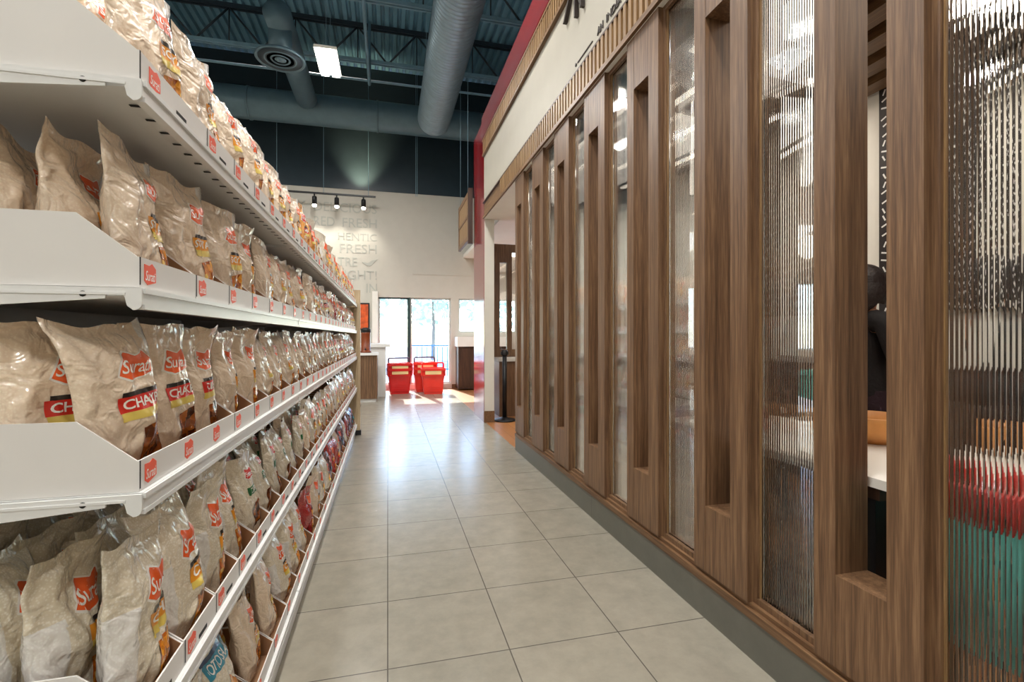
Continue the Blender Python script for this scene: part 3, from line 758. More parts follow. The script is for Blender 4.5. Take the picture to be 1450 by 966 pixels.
def bag_build(kind, seed, detail):
    """one filled pillow bag; kind picks the print. Returns the root mesh object."""
    K = dict(soya=dict(film='film_tan', band=('print_amber', 'print_yellow'), text='SOYA', win='snack_mix', logo='print_orange'),
             chakri=dict(film='film_tan', band=('print_red', 'print_yellow'), text='CHAKRI', win='snack_dark', logo='print_orange'),
             green=dict(film='film_sand', band=('print_green', 'print_green'), text='CHIPS', win='snack_dark', logo='print_red'),
             sand=dict(film='film_sand', band=('print_amber', 'print_yellow'), text='CHI', win='snack_mix', logo='print_orange'),
             blue=dict(film='film_sand', band=('print_teal', 'print_teal'), text='OTO SAAN', win='snack_amber', logo='print_red'),
             red=dict(film='film_red', band=('print_amber', 'print_red'), text='MIX', win='snack_mix', logo='print_orange'),
             plum=dict(film='film_plum', band=('print_teal', 'print_green'), text='MIX', win='snack_mix', logo='print_red'),
             amber=dict(film='film_amber', band=('print_red', 'print_yellow'), text='MIX', win='snack_amber', logo='print_red'))[kind]
    p = dict(w=.178, h=.256, t=.068, seed=seed)
    if kind in ('green',): p.update(w=.152, h=.25, t=.058)
    if kind == 'blue': p.update(w=.2, h=.27)
    if kind == 'sand': p.update(w=.172, h=.266, t=.074)
    S = bag_surface(p)
    k = MB(); nu, nv = (30, 44) if detail else (14, 20)
    front = k.grid(lambda a, b: S(a * 2 - 1, b, 1), nu, nv, K['film'])
    back = k.grid(lambda a, b: S(a * 2 - 1, b, -1), nu, nv, K['film'])
    k.mi('film_white'); wi = k.mi('film_white')
    side = kind == 'sand'
    k.bm.faces.ensure_lookup_table()
    for f in k.bm.faces:
        c = f.calc_center_median(); 
        if side and kind == 'sand' and c.y < -p['w'] * .22 and c.z < p['h'] * .62: f.material_index = wi
        if not side and c.y > p['w'] * .40: f.material_index = wi  # white right edge: clear film, its gloss highlights put into the colour
    for a, b in zip(front, front[1:]):     # close the bottom
        pass
    for i in range(nu):
        q = k.bm.faces.new([front[i][0], front[i + 1][0], back[i + 1][0], back[i][0]]); q.material_index = 0
    pieces = []; OF = 1.0 if detail else 2.2
    def rect(u0, u1, v0, v1, m, off, n=(20, 6), tilt=0):
        return lambda kk: kk.grid(lambda a, b: S(u0 + (u1 - u0) * a, v0 + (v1 - v0) * b + tilt * (a - .5), 1, off * OF), n[0], n[1], m)
    def shape(sh, uc, vc, su, sv, m, off, n=18):
        def go(kk):
            def f(a, b):
                u = sh[0][0] + (sh[-1][0] - sh[0][0]) * a; lo, hi = decal_cols(sh, u); return S(uc + u * su, vc + (lo + (hi - lo) * b) * sv, 1, off * OF)
            kk.grid(f, n, 10, m)
        return go
    def word(t, u0, u1, v0, v1, m, off, shear=0, tilt=0, bold=.01):
        vs, fs, asp = text2d(t, shear, bold)
        return lambda kk: kk.mesh2d(vs, fs, lambda a, b: S(u0 + (u1 - u0) * a, v0 + (v1 - v0) * b + tilt * (a - .5), 1, off * OF), m)
    big = kind in ('sand',)
    lu, lv, ls, lt = (.34, .68, .50, .12) if big else (.36, .71, .44, .10)
    if kind == 'chakri': lu, lv, ls, lt = .28, .70, .48, .105
    if kind == 'green': lu, lv, ls, lt = .3, .76, .36, .07
    DIAM = ((-.9, 0, 0.02), (0, -1, 1), (.9, -.02, .0))
    pieces.append(('logo_badge', [shape(LOGO, lu, lv, ls * 1.1, lt * 1.14, 'print_white', .0008), shape(LOGO, lu, lv, ls, lt, K['logo'], .0014)],
                   ('lettering', [word('Surati', lu - ls * .86, lu + ls * .9, lv - lt * .42, lv + lt * .42, 'print_white', .0022, .3)])))
    b1, b2 = K['band']; B0 = -.32 if kind == 'chakri' else -.06
    if kind == 'blue':
        pieces.append(('name_band', [rect(-.85, .9, .70, .86, b1, .0010), rect(-.85, .9, .86, .90, 'print_navy', .0012)],
                       ('lettering', [word(K['text'], -.7, .8, .73, .84, 'print_white', .002, .15)])))
        pieces.append(('product_window', [shape(DIAM, .15, .34, .62, .22, K['win'], .0010)], None))
        pieces = pieces[1:]
    elif kind == 'green':
        pieces.append(('name_band', [rect(-.1, .85, .50, .60, b1, .0010)], ('lettering', [word(K['text'], 0, .78, .515, .585, 'print_white', .0018, .1)])))
        pieces.append(('product_window', [rect(0, .84, .10, .38, K['win'], .0010, (16, 14), .08)], None))
    else:
        pieces.append(('name_band', [rect(B0 + .08, .92, .515, .545, 'print_black', .0012, tilt=.02), rect(B0, .92, .415, .515, b1, .0010, tilt=.02), rect(B0 + .02, .92, .36, .415, b2, .0010, tilt=.02)],
                       ('lettering', [word(K['text'], B0 + .1, .86, .435, .50, 'print_white', .0018, .0, .02, .02)])))
        pieces.append(('product_window', [rect(.10, .93, .05, .32, K['win'], .0010, (16, 14), .06)], None))
    if not detail:
        for nm, gs, sub in pieces:
            for q in gs: q(k)
            if sub and kind in ('chakri',):
                for q in sub[1]: q(k)
        return k.build('snack_bag', weld=1e-5, fixn=False)
    root = k.build('snack_bag', weld=1e-5)
    for nm, gs, sub in pieces:
        kk = MB()
        for q in gs: q(kk)
        o = kk.build(nm, root, fixn=False)
        if sub:
            kk = MB()
            for q in sub[1]: q(kk)
            kk.build(sub[0], o, fixn=False)
    return root
LIB = {}
def get_bag(kind, seed, detail):
    key = (kind, seed, detail)
    if key not in LIB:
        LIB[key] = bag_build(kind, seed, detail); return LIB[key]
    return copy_tree(LIB[key])
LOOK = dict(soya='orange-banded tan snack bag', chakri='red-banded tan snack bag', green='green-banded beige snack bag', sand='amber-banded sand snack bag',
            blue='blue-topped beige snack bag', red='red snack bag', plum='dark plum snack bag', amber='amber snack bag')
ROWN = ['front row', 'second row', 'third row', 'fourth row', 'fifth row']
rb = random.Random(21)
def kind_for(si, y, row):
    if si == 0: return 'soya' if y < 2.4 else rb.choice(['soya', 'soya', 'sand', 'amber'])
    if si == 1: return 'soya' if y < 3 else rb.choice(['soya', 'soya', 'chakri', 'sand', 'red'])
    if si == 2: return 'chakri' if y < 1.34 else ('soya' if y < 3 else rb.choice(['soya', 'sand', 'sand', 'amber', 'chakri']))
    if si == 3: return 'sand' if y < 1.5 else ('green' if y < 2.3 else rb.choice(['soya', 'sand', 'sand', 'green', 'soya']))
    return 'blue' if y < 1.4 else ('soya' if y < 1.9 else rb.choice(['soya', 'sand', 'red', 'sand'] if y < 3.2 else ['red', 'plum', 'sand', 'red', 'plum']))
def put_bag(si, i, row, kind, x, y, yaw, tilt, roll, seed, detail, place):
    z = SHELF[si][1] + .0045
    o = get_bag(kind, seed, detail)
    o.location = (x, y, z); o.rotation_euler = (roll, -tilt, yaw)
    q = rb.uniform(.95, 1.03) if si not in (1, 2) else rb.uniform(.95, 1.0); o.scale = (q, q, q)
    Rm = o.rotation_euler.to_matrix(); o.location.z = SHELF[si][1] + .0052 - q * min((Rm @ v.co).z for v in o.data.vertices)   # stand it on the tray floor
    tag(o, '%s, %s, %s tray from near end, %s' % (LOOK[kind], place, ORD[i + 1], SHELF[si][0]), 'snack bag', 'snack bags on the ' + SHELF[si][0])
for si in range(5):
    for i, (a, b) in enumerate(TRAYS[si]):
        yc = (a + b) / 2
        if si == 3: rows = 4 if i < 3 else (3 if i < 8 else (2 if i < 14 else 1))
        elif si == 4: rows = 2 if i < 8 else 1
        else: rows = 5 if i == 0 else (2 if i < 7 else 1)
        if si == 2 and i == 0:
            spots = [(-.425, .945, -18, 6, 'front row, first bag'), (-.420, 1.10, -14, 7, 'front row, second bag'), (-.415, 1.255, -12, 6, 'front row, third bag'),
                     (-.505, .925, -34, 10, 'second row, first bag'), (-.500, 1.10, -14, 8, 'second row, second bag'), (-.50, 1.25, -10, 8, 'second row, third bag'), (-.585, .93, -34, 12, 'third row, first bag'), (-.665, .93, -30, 12, 'fourth row, first bag')]
            for j, (x, y, yw, tl, pl) in enumerate(spots):
                put_bag(2, 0, j, 'chakri', x, y, R(yw), R(tl), R(rb.uniform(-3, 3)), j % 4, True, pl)
            continue
        ty, tt, tr_ = (rb.uniform(-13, 4) if si > 1 else rb.uniform(-17, 1)), rb.uniform(3, 9), rb.uniform(-3, 3)
        for row in range(rows):
            kd = kind_for(si, a, row)
            det = yc < 2.7
            x = -.413 - .076 * row
            yaw = R(ty + rb.uniform(-1.5, 1.5)); tilt = R(tt + 1.0 * row); roll = R(tr_ + rb.uniform(-1, 1))
            if si == 3 and a < 1.3: tilt = R(4 + 4 * row + rb.uniform(-2, 2)); x = -.411 - .082 * row; yaw = R(rb.uniform(-10, -2))
            elif si == 3 and a < 2.4: tilt = R(tt + 4 + 1.5 * row); x = -.412 - .084 * row
            if si == 4 and a < 2.6: tilt = R(tt + 4 + 2 * row); x = -.413 - .083 * row
            put_bag(si, i, row, kd, x, yc + rb.uniform(-.006, .006), yaw, tilt, roll, rb.randrange(4), det, ROWN[row])

# ------------------------------------------------------------------ far end: counters, baskets, pier, posts
C = empty('service_counter', (-.62, 9.4, 0), 0, 'low dark wood counter with pale top beyond the shelving end', 'counter')
under(cbox('counter_body', (-1.3, -.19, 9.3, 9.9, .06, .86), 'walnut'), C); under(cbox('counter_top', (-1.32, -.17, 9.27, 9.93, .86, .90), 'stone_white', bevel=.004), C); under(cbox('toe_kick', (-1.28, -.21, 9.34, 9.88, 0, .06), 'stone_white'), C)
C = empty('white_counter', (-.5, 10.4, 0), 0, 'taller white counter behind the dark wood counter', 'counter')
under(cbox('counter_body', (-1.3, -.04, 10.1, 10.75, 0, .99), 'stone_white'), C); under(cbox('counter_top', (-1.32, .05, 10.06, 10.8, .99, 1.06), 'stone_white', bevel=.004), C)
C = empty('drink_dispenser', (-.40, 9.55, .90), 0, 'slim drink dispenser standing on the low wood counter', 'dispenser')
k = MB(); k.lathe([(.001, 0), (.10, 0), (.10, .03), (.085, .04), (.085, .36), (.09, .38)], (0, 0, 0), 'amber_liquid', 24); k.build('tank', C)
k = MB(); k.lathe([(.001, .38), (.09, .38), (.09, .44), (.05, .47), (.001, .47)], (0, 0, 0), 'black_plastic', 24); k.build('lid', C)
k = MB(); k.tube([(0, -.085, .08), (0, -.13, .08), (0, -.13, .05)], .012, 'black_metal', 8); k.build('tap', C)
C = empty('poster', (-.53, 11.28, 1.35), 0, 'small framed orange and black poster on the back wall above the counters', 'poster')
k = MB(); 
for b in ((-.14, .14, -.012, .0, 0, .03), (-.14, .14, -.012, 0, .57, .6), (-.14, -.11, -.012, 0, .03, .57), (.11, .14, -.012, 0, .03, .57)): k.box(*b, 'black_plastic')
k.build('frame', C)
cbox('picture', (-.11, .11, -.006, -.001, .03, .57), 'poster_orange', C)
struct(cbox('wall_pier', (-.33, -.21, 11.1, 11.3, 0, 2.2), 'white_paint'))
# low wood cabinet under the second window
C = empty('wood_cabinet', (2.1, 11.0, 0), 0, 'dark wood cabinet with pale top under the right window', 'cabinet')
under(cbox('cabinet_body', (1.53, 2.7, 10.85, 11.28, .03, .98), 'dark_wood'), C); under(cbox('cabinet_top', (1.5, 2.73, 10.8, 11.29, .98, 1.2), 'stone_white'), C)
k = MB(); k.box(1.56, 2.09, 10.838, 10.85, .08, .94, 'dark_wood'); under(k.build('cabinet_door'), C)
k = MB(); k.box(2.11, 2.67, 10.838, 10.85, .08, .94, 'dark_wood'); under(k.build('cabinet_door'), C)
# shopping baskets
def basket(label, loc, m, rz, group):
    r = empty('shopping_basket', loc, rz, label, 'shopping basket', group)
    w0, d0, w1, d1, h, t = .19, .145, .245, .185, .54, .008
    k = MB()
    def ring(w, d, z, c=.035, n=4):
        pts = []
        for sx, sy, a0 in ((1, 1, 0), (-1, 1, pi / 2), (-1, -1, pi), (1, -1, 3 * pi / 2)):
            for j in range(n + 1):
                a = a0 + j / n * pi / 2; pts.append((sx * (w - c) + c * cos(a), sy * (d - c) + c * sin(a), z))
        return pts
    lv = [(0, 0), (.012, 0), (.09, .11), (.10, .115), (.5, .5), (.72, .70), (.725, .74), (1, 1)]
    def wd(f): return w0 + (w1 - w0) * f, d0 + (d1 - d0) * f
    rings = []
    for zf, ff in lv:
        a, b = wd(zf); bulge = .006 if abs(zf - .725) < .01 or abs(zf - .10) < .012 else 0
        rings.append(ring(a + bulge, b + bulge, zf * h))
    rings.append(ring(w1 + .014, d1 + .014, h)); rings.append(ring(w1 + .014, d1 + .014, h - .022 + .03)); rings.append(ring(w1 - t, d1 - t, h + .008))
    rings.append(ring(w0 - t, d0 - t, .02))
    km = k.mi(m); vr = [[k.bm.verts.new(p) for p in rg] for rg in rings]; n = len(vr[0])
    for A, B in zip(vr, vr[1:]):
        for j in range(n):
            f = k.bm.faces.new([A[j], A[(j + 1) % n], B[(j + 1) % n], B[j]]); f.material_index = km
    k.bm.faces.new(vr[0][::-1]).material_index = km; k.bm.faces.new(vr[-1]).material_index = km
    for x in (-.13, -.045, .045, .13):
        k.prism([(-d0 - .009, .05), (-d0 + .01, .05), (-d0 - .012, h * .68), (-d0 - .033, h * .68)], 'x', x - .006, x + .006, m)
    for z in (.06, .10, .14): k.box(-.15, .15, -d0 - .022, -d0 + .004, z, z + .016, m)
    k.box(-w1 + .03, w1 - .03, -d1 - .030, -d1 + .02, h - .16, h - .135, m); k.box(-w1 - .012, w1 + .012, -d1 - .034, -d1 + .01, h - .045, h - .004, m)
    for x in (-w1 - .006, w1 - .014): k.box(x, x + .02, -d1 - .02, d1 - .02, h - .16, h - .01, m)
    k.build('basket_body', r)
    k = MB(); k.prism([(-d1 + .004, h - .125), (-d1 - .020, h - .125), (-d1 - .024, h - .05), (-d1 - .002, h - .05)], 'x', -.165, .165, 'label_cream'); k.build('label_panel', r)
    return r
def handle(r, dark):
    k = MB(); k.tube([(-.22, 0, .545), (-.22, .0, .63), (-.205, .0, .65), (.205, 0, .65), (.22, 0, .63), (.22, 0, .545)], .017, dark, 10); k.build('handle', r)
bs = 'red shopping baskets by the back window'
for j in range(2):
    r = basket('deep red shopping basket, %s of the stack beside the white counter' % ['lower', 'upper'][j], (.235, 10.62, .10 * j), 'basket_red', R(5), bs)
    if j == 1: handle(r, 'handle_grey')
r = basket('bright red shopping basket standing alone in front of the right stack', (.93, 10.42, 0), 'basket_coral', R(-3), bs); handle(r, 'basket_coral')
for j in range(2):
    r = basket('bright red shopping basket, %s of the stack close to the window' % ['lower', 'upper'][j], (.785, 10.88, .10 * j), 'basket_coral', R(2), bs)
    if j == 1: handle(r, 'handle_grey')
# stanchion
r = empty('stanchion_post', (1.62, 6.78, 0), 0, 'black queue barrier post in front of the wood counter', 'stanchion')
k = MB(); k.lathe([(.001, 0), (.16, 0), (.165, .012), (.15, .025), (.06, .04), (.035, .055), (.001, .055)], (0, 0, 0), 'black_metal', 32); k.build('base', r)
k = MB(); k.lathe([(.032, .05), (.032, .93)], (0, 0, 0), 'black_metal', 20); k.build('pole', r)
k = MB(); k.lathe([(.001, .93), (.04, .93), (.042, .94), (.042, 1.0), (.035, 1.01), (.001, 1.012)], (0, 0, 0), 'black_plastic', 20); k.box(-.055, .055, -.012, .012, .945, .99, 'black_plastic'); k.build('belt_head', r)
# order counter with slotted screen
C = empty('order_counter', (2.0, 7.2, 0), 0, 'wood fronted order counter with cream ledge behind the barrier post', 'counter')
under(cbox('counter_front', (1.62, 3.2, 7.12, 7.5, 0, .83), 'walnut'), C); under(cbox('ledge', (1.6, 3.22, 7.08, 7.52, .83, .88), 'cream_paint'), C)
C = empty('slotted_screen', (2.0, 7.55, .88), 0, 'walnut screen with tall slot windows standing above the order counter', 'screen')
k = MB()
for a, b, z0, z1 in ((1.62, 1.72, .88, 2.67), (1.84, 1.92, .88, 2.67), (1.72, 1.84, .88, 1.0), (1.72, 1.84, 2.38, 2.67), (1.92, 2.02, .88, 1.0), (1.92, 2.02, 2.55, 2.67), (2.02, 2.12, .88, 2.67)):
    k.box(a, b, 7.53, 7.60, z0, z1, 'walnut')
under(k.build('frame'), C)
k = MB(); k.box(1.72, 1.84, 7.56, 7.57, 1.0, 2.38, 'reeded_glass'); under(k.build('pane'), C)
k = MB(); k.box(1.92, 2.02, 7.56, 7.57, 1.0, 2.55, 'reeded_glass'); under(k.build('pane'), C)

# ------------------------------------------------------------------ restaurant interior seen through glass and slots
def table(x0, x1, y0, y1, label):
    cx, cy = (x0 + x1) / 2, (y0 + y1) / 2; hx, hy = (x1 - x0) / 2, (y1 - y0) / 2
    r = empty('dining_table', (cx, cy, 0), 0, label, 'table', 'white topped tables behind the partition')
    cbox('table_top', (-hx, hx, -hy, hy, .733, .763), 'table_white', r, .003)
    cbox('apron', (-hx + .02, hx - .02, -hy + .04, hy - .04, .690, .733), 'dark_wood', r)
    for sx in (-1, 1):
        for sy in (-1, 1):
            cbox('leg', (sx * (hx - .06) - .025, sx * (hx - .06) + .025, sy * (hy - .09) - .025, sy * (hy - .09) + .025, 0, .690), 'black_metal', r)
table(1.455, 2.20, 1.14, 2.30, 'long white topped table directly behind the partition slot')
table(1.455, 2.20, 2.62, 3.75, 'white topped table behind the middle glass panels')
table(1.455, 2.20, 4.0, 5.0, 'white topped table behind the far glass panels')
def chair(x, y, rz, m, label, frame='dark_wood'):
    r = empty('dining_chair', (x, y, 0), rz, label, 'chair', 'dining chairs behind the partition')
    k = MB(); k.grid(lambda a, b: (-.21 + .42 * a, -.21 + .42 * b, .46 + .018 * (sin(pi * a) * sin(pi * b)) ** .4), 10, 10, m); k.box(-.21, .21, -.21, .21, .42, .459, m); k.build('seat', r)
    k = MB()
    def bk(s):
        return lambda a, b: ((a - .5) * .42, .20 + .05 * b + s * .016 - .05 * (2 * a - 1) ** 2 + .02, .52 + .36 * b + .02 * sin(pi * a) * b)
    k.grid(bk(-1), 10, 6, m); k.grid(bk(1), 10, 6, m)
    F, B = bk(-1), bk(1)
    for i in range(10):
        for b in (0, 1): k.face([F(i / 10, b), F((i + 1) / 10, b), B((i + 1) / 10, b), B(i / 10, b)], m)
    for j in range(6):
        for a in (0, 1): k.face([F(a, j / 6), F(a, (j + 1) / 6), B(a, (j + 1) / 6), B(a, j / 6)], m)
    k.build('backrest', r, weld=1e-5)
    for sx in (-1, 1):
        k = MB(); k.tube([(sx * .18, -.18, .42), (sx * .20, -.20, 0)], [.018, .013], frame, 8); k.build('leg', r)
        k = MB(); k.tube([(sx * .19, .22, .84), (sx * .18, .19, .42), (sx * .20, .23, 0)], [.014, .018, .013], frame, 8); k.build('leg', r)
    return r
chair(2.46, 1.30, R(-90), 'dark_wood', 'dark wood chair across the long table beside the standing person')
chair(2.6, .45, R(-90), 'dark_wood', 'dark wood chair behind the teal tub chair')
chair(2.50, 3.0, R(-90), 'dark_wood', 'dark wood chair at the table behind the middle panels')
chair(2.50, 4.4, R(-90), 'teal_fabric', 'teal chair at the table behind the far glass panels')
r = empty('tub_chair', (1.72, .865, 0), 0, 'teal tub chair with a red top band at the end of the long table', 'tub chair')
def shell(r0, z0, z1, t, m, a0=R(-60), a1=R(240), n=36):
    k = MB()
    for j in range(n):
        A, B = a0 + (a1 - a0) * j / n, a0 + (a1 - a0) * (j + 1) / n
        P = lambda a, rr, z: (rr * cos(a + R(90)), rr * sin(a + R(90)), z)
        for q in ([(A, r0, z0), (B, r0, z0), (B, r0 + .02, z1), (A, r0 + .02, z1)], [(A, r0 - t, z0), (A, r0 + .02 - t, z1), (B, r0 + .02 - t, z1), (B, r0 - t, z0)], [(A, r0 + .02, z1), (B, r0 + .02, z1), (B, r0 + .02 - t, z1), (A, r0 + .02 - t, z1)], [(A, r0, z0), (A, r0 - t, z0), (B, r0 - t, z0), (B, r0, z0)]):
            k.face([P(*w) for w in q], m, True)
    for a in (a0, a1):
        k.face([P(a, r0, z0), P(a, r0 + .02, z1), P(a, r0 + .02 - t, z1), P(a, r0 - t, z0)], m)
    return k
shell(.215, .40, .71, .05, 'teal_fabric').build('backrest', r, weld=1e-5)
shell(.236, .71, .805, .055, 'red_plastic').build('top_band', r, weld=1e-5)
k = MB(); k.lathe([(.001, .36), (.20, .36), (.205, .40), (.19, .46), (.001, .48)], (0, 0, 0), 'teal_fabric', 36); k.build('seat', r)
for sx in (-1, 1):
    for sy in (-1, 1):
        k = MB(); k.tube([(sx * .12, sy * .12, .36), (sx * .15, sy * .15, 0)], [.018, .012], 'dark_wood', 8); k.build('leg', r)
r = empty('round_stool', (1.70, 1.48, 0), 0, 'grey patterned stool tucked under the long white table', 'stool')
k = MB(); k.lathe([(.001, .06), (.16, .06), (.185, .10), (.185, .56), (.17, .60), (.001, .62)], (0, 0, 0), 'cloth_pattern', 32); k.build('seat', r)
k = MB(); k.lathe([(.001, 0), (.14, 0), (.14, .06), (.001, .06)], (0, 0, 0), 'black_plastic', 24); k.build('base', r)
r = empty('wall_bench', (3.2, 3.0, 0), 0, 'long brown upholstered bench along the inner white wall', 'bench')
cbox('bench_seat', (-.14, .14, -1.95, 2.1, .10, .47), 'dark_wood', r, .006); cbox('bench_back', (.08, .145, -1.95, 2.1, .47, 1.02), 'dark_wood', r, .006); cbox('plinth', (-.10, .14, -1.93, 2.08, 0, .10), 'black_plastic', r)
r = empty('wooden_bowl', (1.96, 1.60, .763), 0, 'round tan wooden bowl on the long white table', 'bowl')
k = MB(); k.lathe([(.001, 0), (.07, 0), (.075, .008), (.115, .03), (.14, .07), (.145, .11), (.137, .112), (.13, .07), (.1, .03), (.001, .018)], (0, 0, 0), 'bowl_wood', 40); k.build('bowl_body', r)
# patterned black screen on the inner wall
r = empty('pierced_screen', (3.34, 1.7, 1.2), 0, 'black screen with scattered pale dashes on the inner white wall', 'screen')
k = MB(); k.box(-.02, .015, -1.7, .96, .15, 1.74, 'screen_black'); k.build('screen_panel', r)
k = MB(); rd = random.Random(3)
for iy in range(40):
    for iz in range(27):
        y = .92 - iy * .062 + rd.uniform(-.008, .008); z = .18 + iz * .058 + rd.uniform(-.008, .008); a = rd.choice([0.2, 1.1, 2.0, 2.7]); c, s_ = cos(a) * .02, sin(a) * .02; n_, q = -sin(a) * .0055, cos(a) * .0055
        k.face([(-.0215, y - c - n_, z - s_ - q), (-.0215, y + c - n_, z + s_ - q), (-.0215, y + c + n_, z + s_ + q), (-.0215, y - c + n_, z - s_ + q)], 'stone_white')
k.build('dash_pattern', r)
# strip lights and globes
for i, (x, y0, y1, nm) in enumerate(((1.83, 2.9, 4.9, 'closest to the partition'), (2.2, 2.4, 3.4, 'second out from the partition'), (2.2, 3.9, 5.0, 'second out, at its far end'),
                                 (2.66, 2.55, 4.4, 'third out from the partition'), (3.12, 2.75, 4.6, 'along the inner wall beside the screen'), (3.1, .9, 2.1, 'above the patterned screen'), (1.9, .0, .7, 'above the near end of the long table'))):
    r = empty('strip_light', (x, (y0 + y1) / 2, RZ - .06), 0, 'slim linear ceiling light in the restaurant, ' + nm, 'strip light', 'linear lights in the slatted ceiling')
    h = (y1 - y0) / 2
    cbox('housing', (-.03, .03, -h, h, .012, .045), 'black_plastic', r); cbox('diffuser', (-.028, .028, -h + .01, h - .01, 0, .012), 'strip_white', r)
for x, y, z, nm in ((2.75, 4.55, 2.05, 'behind the second last glass panels'), (2.3, 5.6, 2.0, 'further in')):
    r = empty('globe_pendant', (x, y, z), 0, 'round white pendant lamp hanging in the restaurant, ' + nm, 'pendant lamp', 'globe pendants')
    k = MB(); k.lathe([(.001, -.11)] + [(.13 * sin(pi * j / 12), -.11 * cos(pi * j / 12)) for j in range(1, 12)] + [(.001, .11)], (0, 0, 0), 'globe_white', 24); k.build('globe', r)
    k = MB(); k.tube([(0, 0, .11), (0, 0, RZ + .0 - z)], .004, 'black_plastic', 6); k.build('cord', r)
lamp('restaurant_lamp', 'AREA', (2.4, 1.2, 2.86), REST_W, (1, .9, .78), shape='RECTANGLE', size=1.2, size_y=2.4)
lamp('restaurant_lamp', 'AREA', (2.4, 4.2, 2.86), REST_W, (1, .9, .78), shape='RECTANGLE', size=1.2, size_y=2.4)
lamp('restaurant_lamp', 'AREA', (3.0, 8.6, 2.86), REST_W * 2.2, (1, .95, .88), shape='RECTANGLE', size=2.4, size_y=2.4)
lamp('restaurant_lamp', 'AREA', (5.5, 2.4, 2.86), REST_W, (1, .9, .78), shape='RECTANGLE', size=1.5, size_y=3)

# ------------------------------------------------------------------ person standing behind the long table
def skin(name, chain, parent, m, mirror_edges=None, sub=2):
    """chain: list of (name, parent name, position, radius); a joined limb tree grown with a Skin modifier"""
    me = bpy.data.meshes.new(name); ix = {c[0]: i for i, c in enumerate(chain)}
    me.from_pydata([c[2] for c in chain], [(ix[c[1]], ix[c[0]]) for c in chain if c[1]], [])
    o = bpy.data.objects.new(name, me); col.objects.link(o); o.parent = parent
    md = o.modifiers.new('skin', 'SKIN'); md.use_smooth_shade = True
    lay = me.skin_vertices[0] if me.skin_vertices else None
    if lay is None:
        bm = bmesh.new(); bm.from_mesh(me); bm.verts.layers.skin.verify(); bm.to_mesh(me); bm.free(); lay = me.skin_vertices[0]
    for i, c in enumerate(chain):
        rr = c[3]; lay.data[i].radius = rr if isinstance(rr, tuple) else (rr, rr)
        lay.data[i].use_root = (i == 0)
    s = o.modifiers.new('smooth', 'SUBSURF'); s.levels = sub; s.render_levels = sub
    me.materials.append(MATS[m]); return o
PX, PY = 2.755, 2.295
P = empty('person', (PX, PY, 0), R(75.7), 'person with dark hair and dark clothes standing behind the long white table', 'person')
H = 1.60
body = [('pelvis', None, (0, 0, .88), (.14, .10)), ('waist', 'pelvis', (0, 0, 1.02), (.115, .085)), ('chest', 'waist', (0, 0, 1.18), (.135, .095)), ('neckb', 'chest', (0, .005, 1.31), (.085, .07)),
        ('neck', 'neckb', (0, 0, 1.365), (.048, .05)), ('jaw', 'neck', (0, -.02, 1.425), (.058, .066)), ('head', 'jaw', (0, -.012, 1.50), (.072, .086)), ('crown', 'head', (0, .0, 1.555), (.055, .066))]
for s, nm in ((-1, 'r'), (1, 'l')):
    body += [('hip' + nm, 'pelvis', (s * .085, 0, .82), .088), ('thigh' + nm, 'hip' + nm, (s * .09, 0, .66), .08), ('knee' + nm, 'thigh' + nm, (s * .09, -.005, .45), .055), ('calf' + nm, 'knee' + nm, (s * .09, .015, .32), .052), ('ankle' + nm, 'calf' + nm, (s * .09, .02, .08), .036), ('foot' + nm, 'ankle' + nm, (s * .10, -.11, .035), (.034, .03))]
def arm(nm, s, sh, el, wr, fdir, palm, thumb):
    L = [('sh' + nm, 'neckb', sh, .056), ('el' + nm, 'sh' + nm, el, .04), ('wr' + nm, 'el' + nm, wr, .026)]
    wr = Vector(wr); f = Vector(fdir).normalized(); side = Vector(palm).normalized()
    hp = wr + f * .055; L.append(('palm' + nm, 'wr' + nm, tuple(hp), (.034, .016)))
    return L, hp, f, side
Lr, hpr, fr, sr = arm('r', -1, (-.165, .0, 1.285), (-.21, -.04, 1.04), (-.10, -.20, 1.22), (.3, -.1, 1), (1, .3, 0), 1)
Ll, hpl, fl, sl = arm('l', 1, (.165, 0, 1.285), (.22, .04, 1.03), (.20, .0, .80), (0, -.1, -1), (1, 0, 0), 1)
body += Lr + Ll
skin('body', body, P, 'skin')
def fingers(hp, f, side, nm):
    nrm = f.cross(side).normalized()
    for j, (o_, l) in enumerate(((-.027, .062), (-.009, .072), (.009, .068), (.027, .054))):
        b0 = hp + side * o_; c = [('a', None, tuple(b0 - f * .01), .0085)]
        p1 = b0 + f * l * .45 + nrm * .004; p2 = p1 + f * l * .33 + nrm * .012; p3 = p2 + f * l * .22 + nrm * .018
        c += [('b', 'a', tuple(p1), .0085), ('c', 'b', tuple(p2), .0078), ('d', 'c', tuple(p3), .0065)]
        skin('finger', c, P, 'skin', sub=1)
    b0 = hp - f * .03 - side * .025
    skin('thumb', [('a', None, tuple(b0), .011), ('b', 'a', tuple(b0 - side * .022 + f * .025 + nrm * .01), .0095), ('c', 'b', tuple(b0 - side * .03 + f * .052 + nrm * .016), .0075)], P, 'skin', sub=1)
fingers(hpr, fr, sr, 'r'); fingers(hpl, fl, sl, 'l')
top = [('hem', None, (0, 0, .78), (.155, .125)), ('pelvis', 'hem', (0, 0, .88), (.165, .125)), ('waist', 'pelvis', (0, 0, 1.02), (.13, .10)), ('chest', 'waist', (0, 0, 1.18), (.15, .11)), ('neckb', 'chest', (0, .005, 1.30), (.095, .078))]
for s, nm, el, wr in ((-1, 'r', (-.21, -.04, 1.04), (-.115, -.183, 1.19)), (1, 'l', (.22, .04, 1.03), (.20, .005, .83))):
    top += [('sh' + nm, 'neckb', (s * .165, 0, 1.285), .066), ('el' + nm, 'sh' + nm, el, .05), ('wr' + nm, 'el' + nm, wr, .036)]
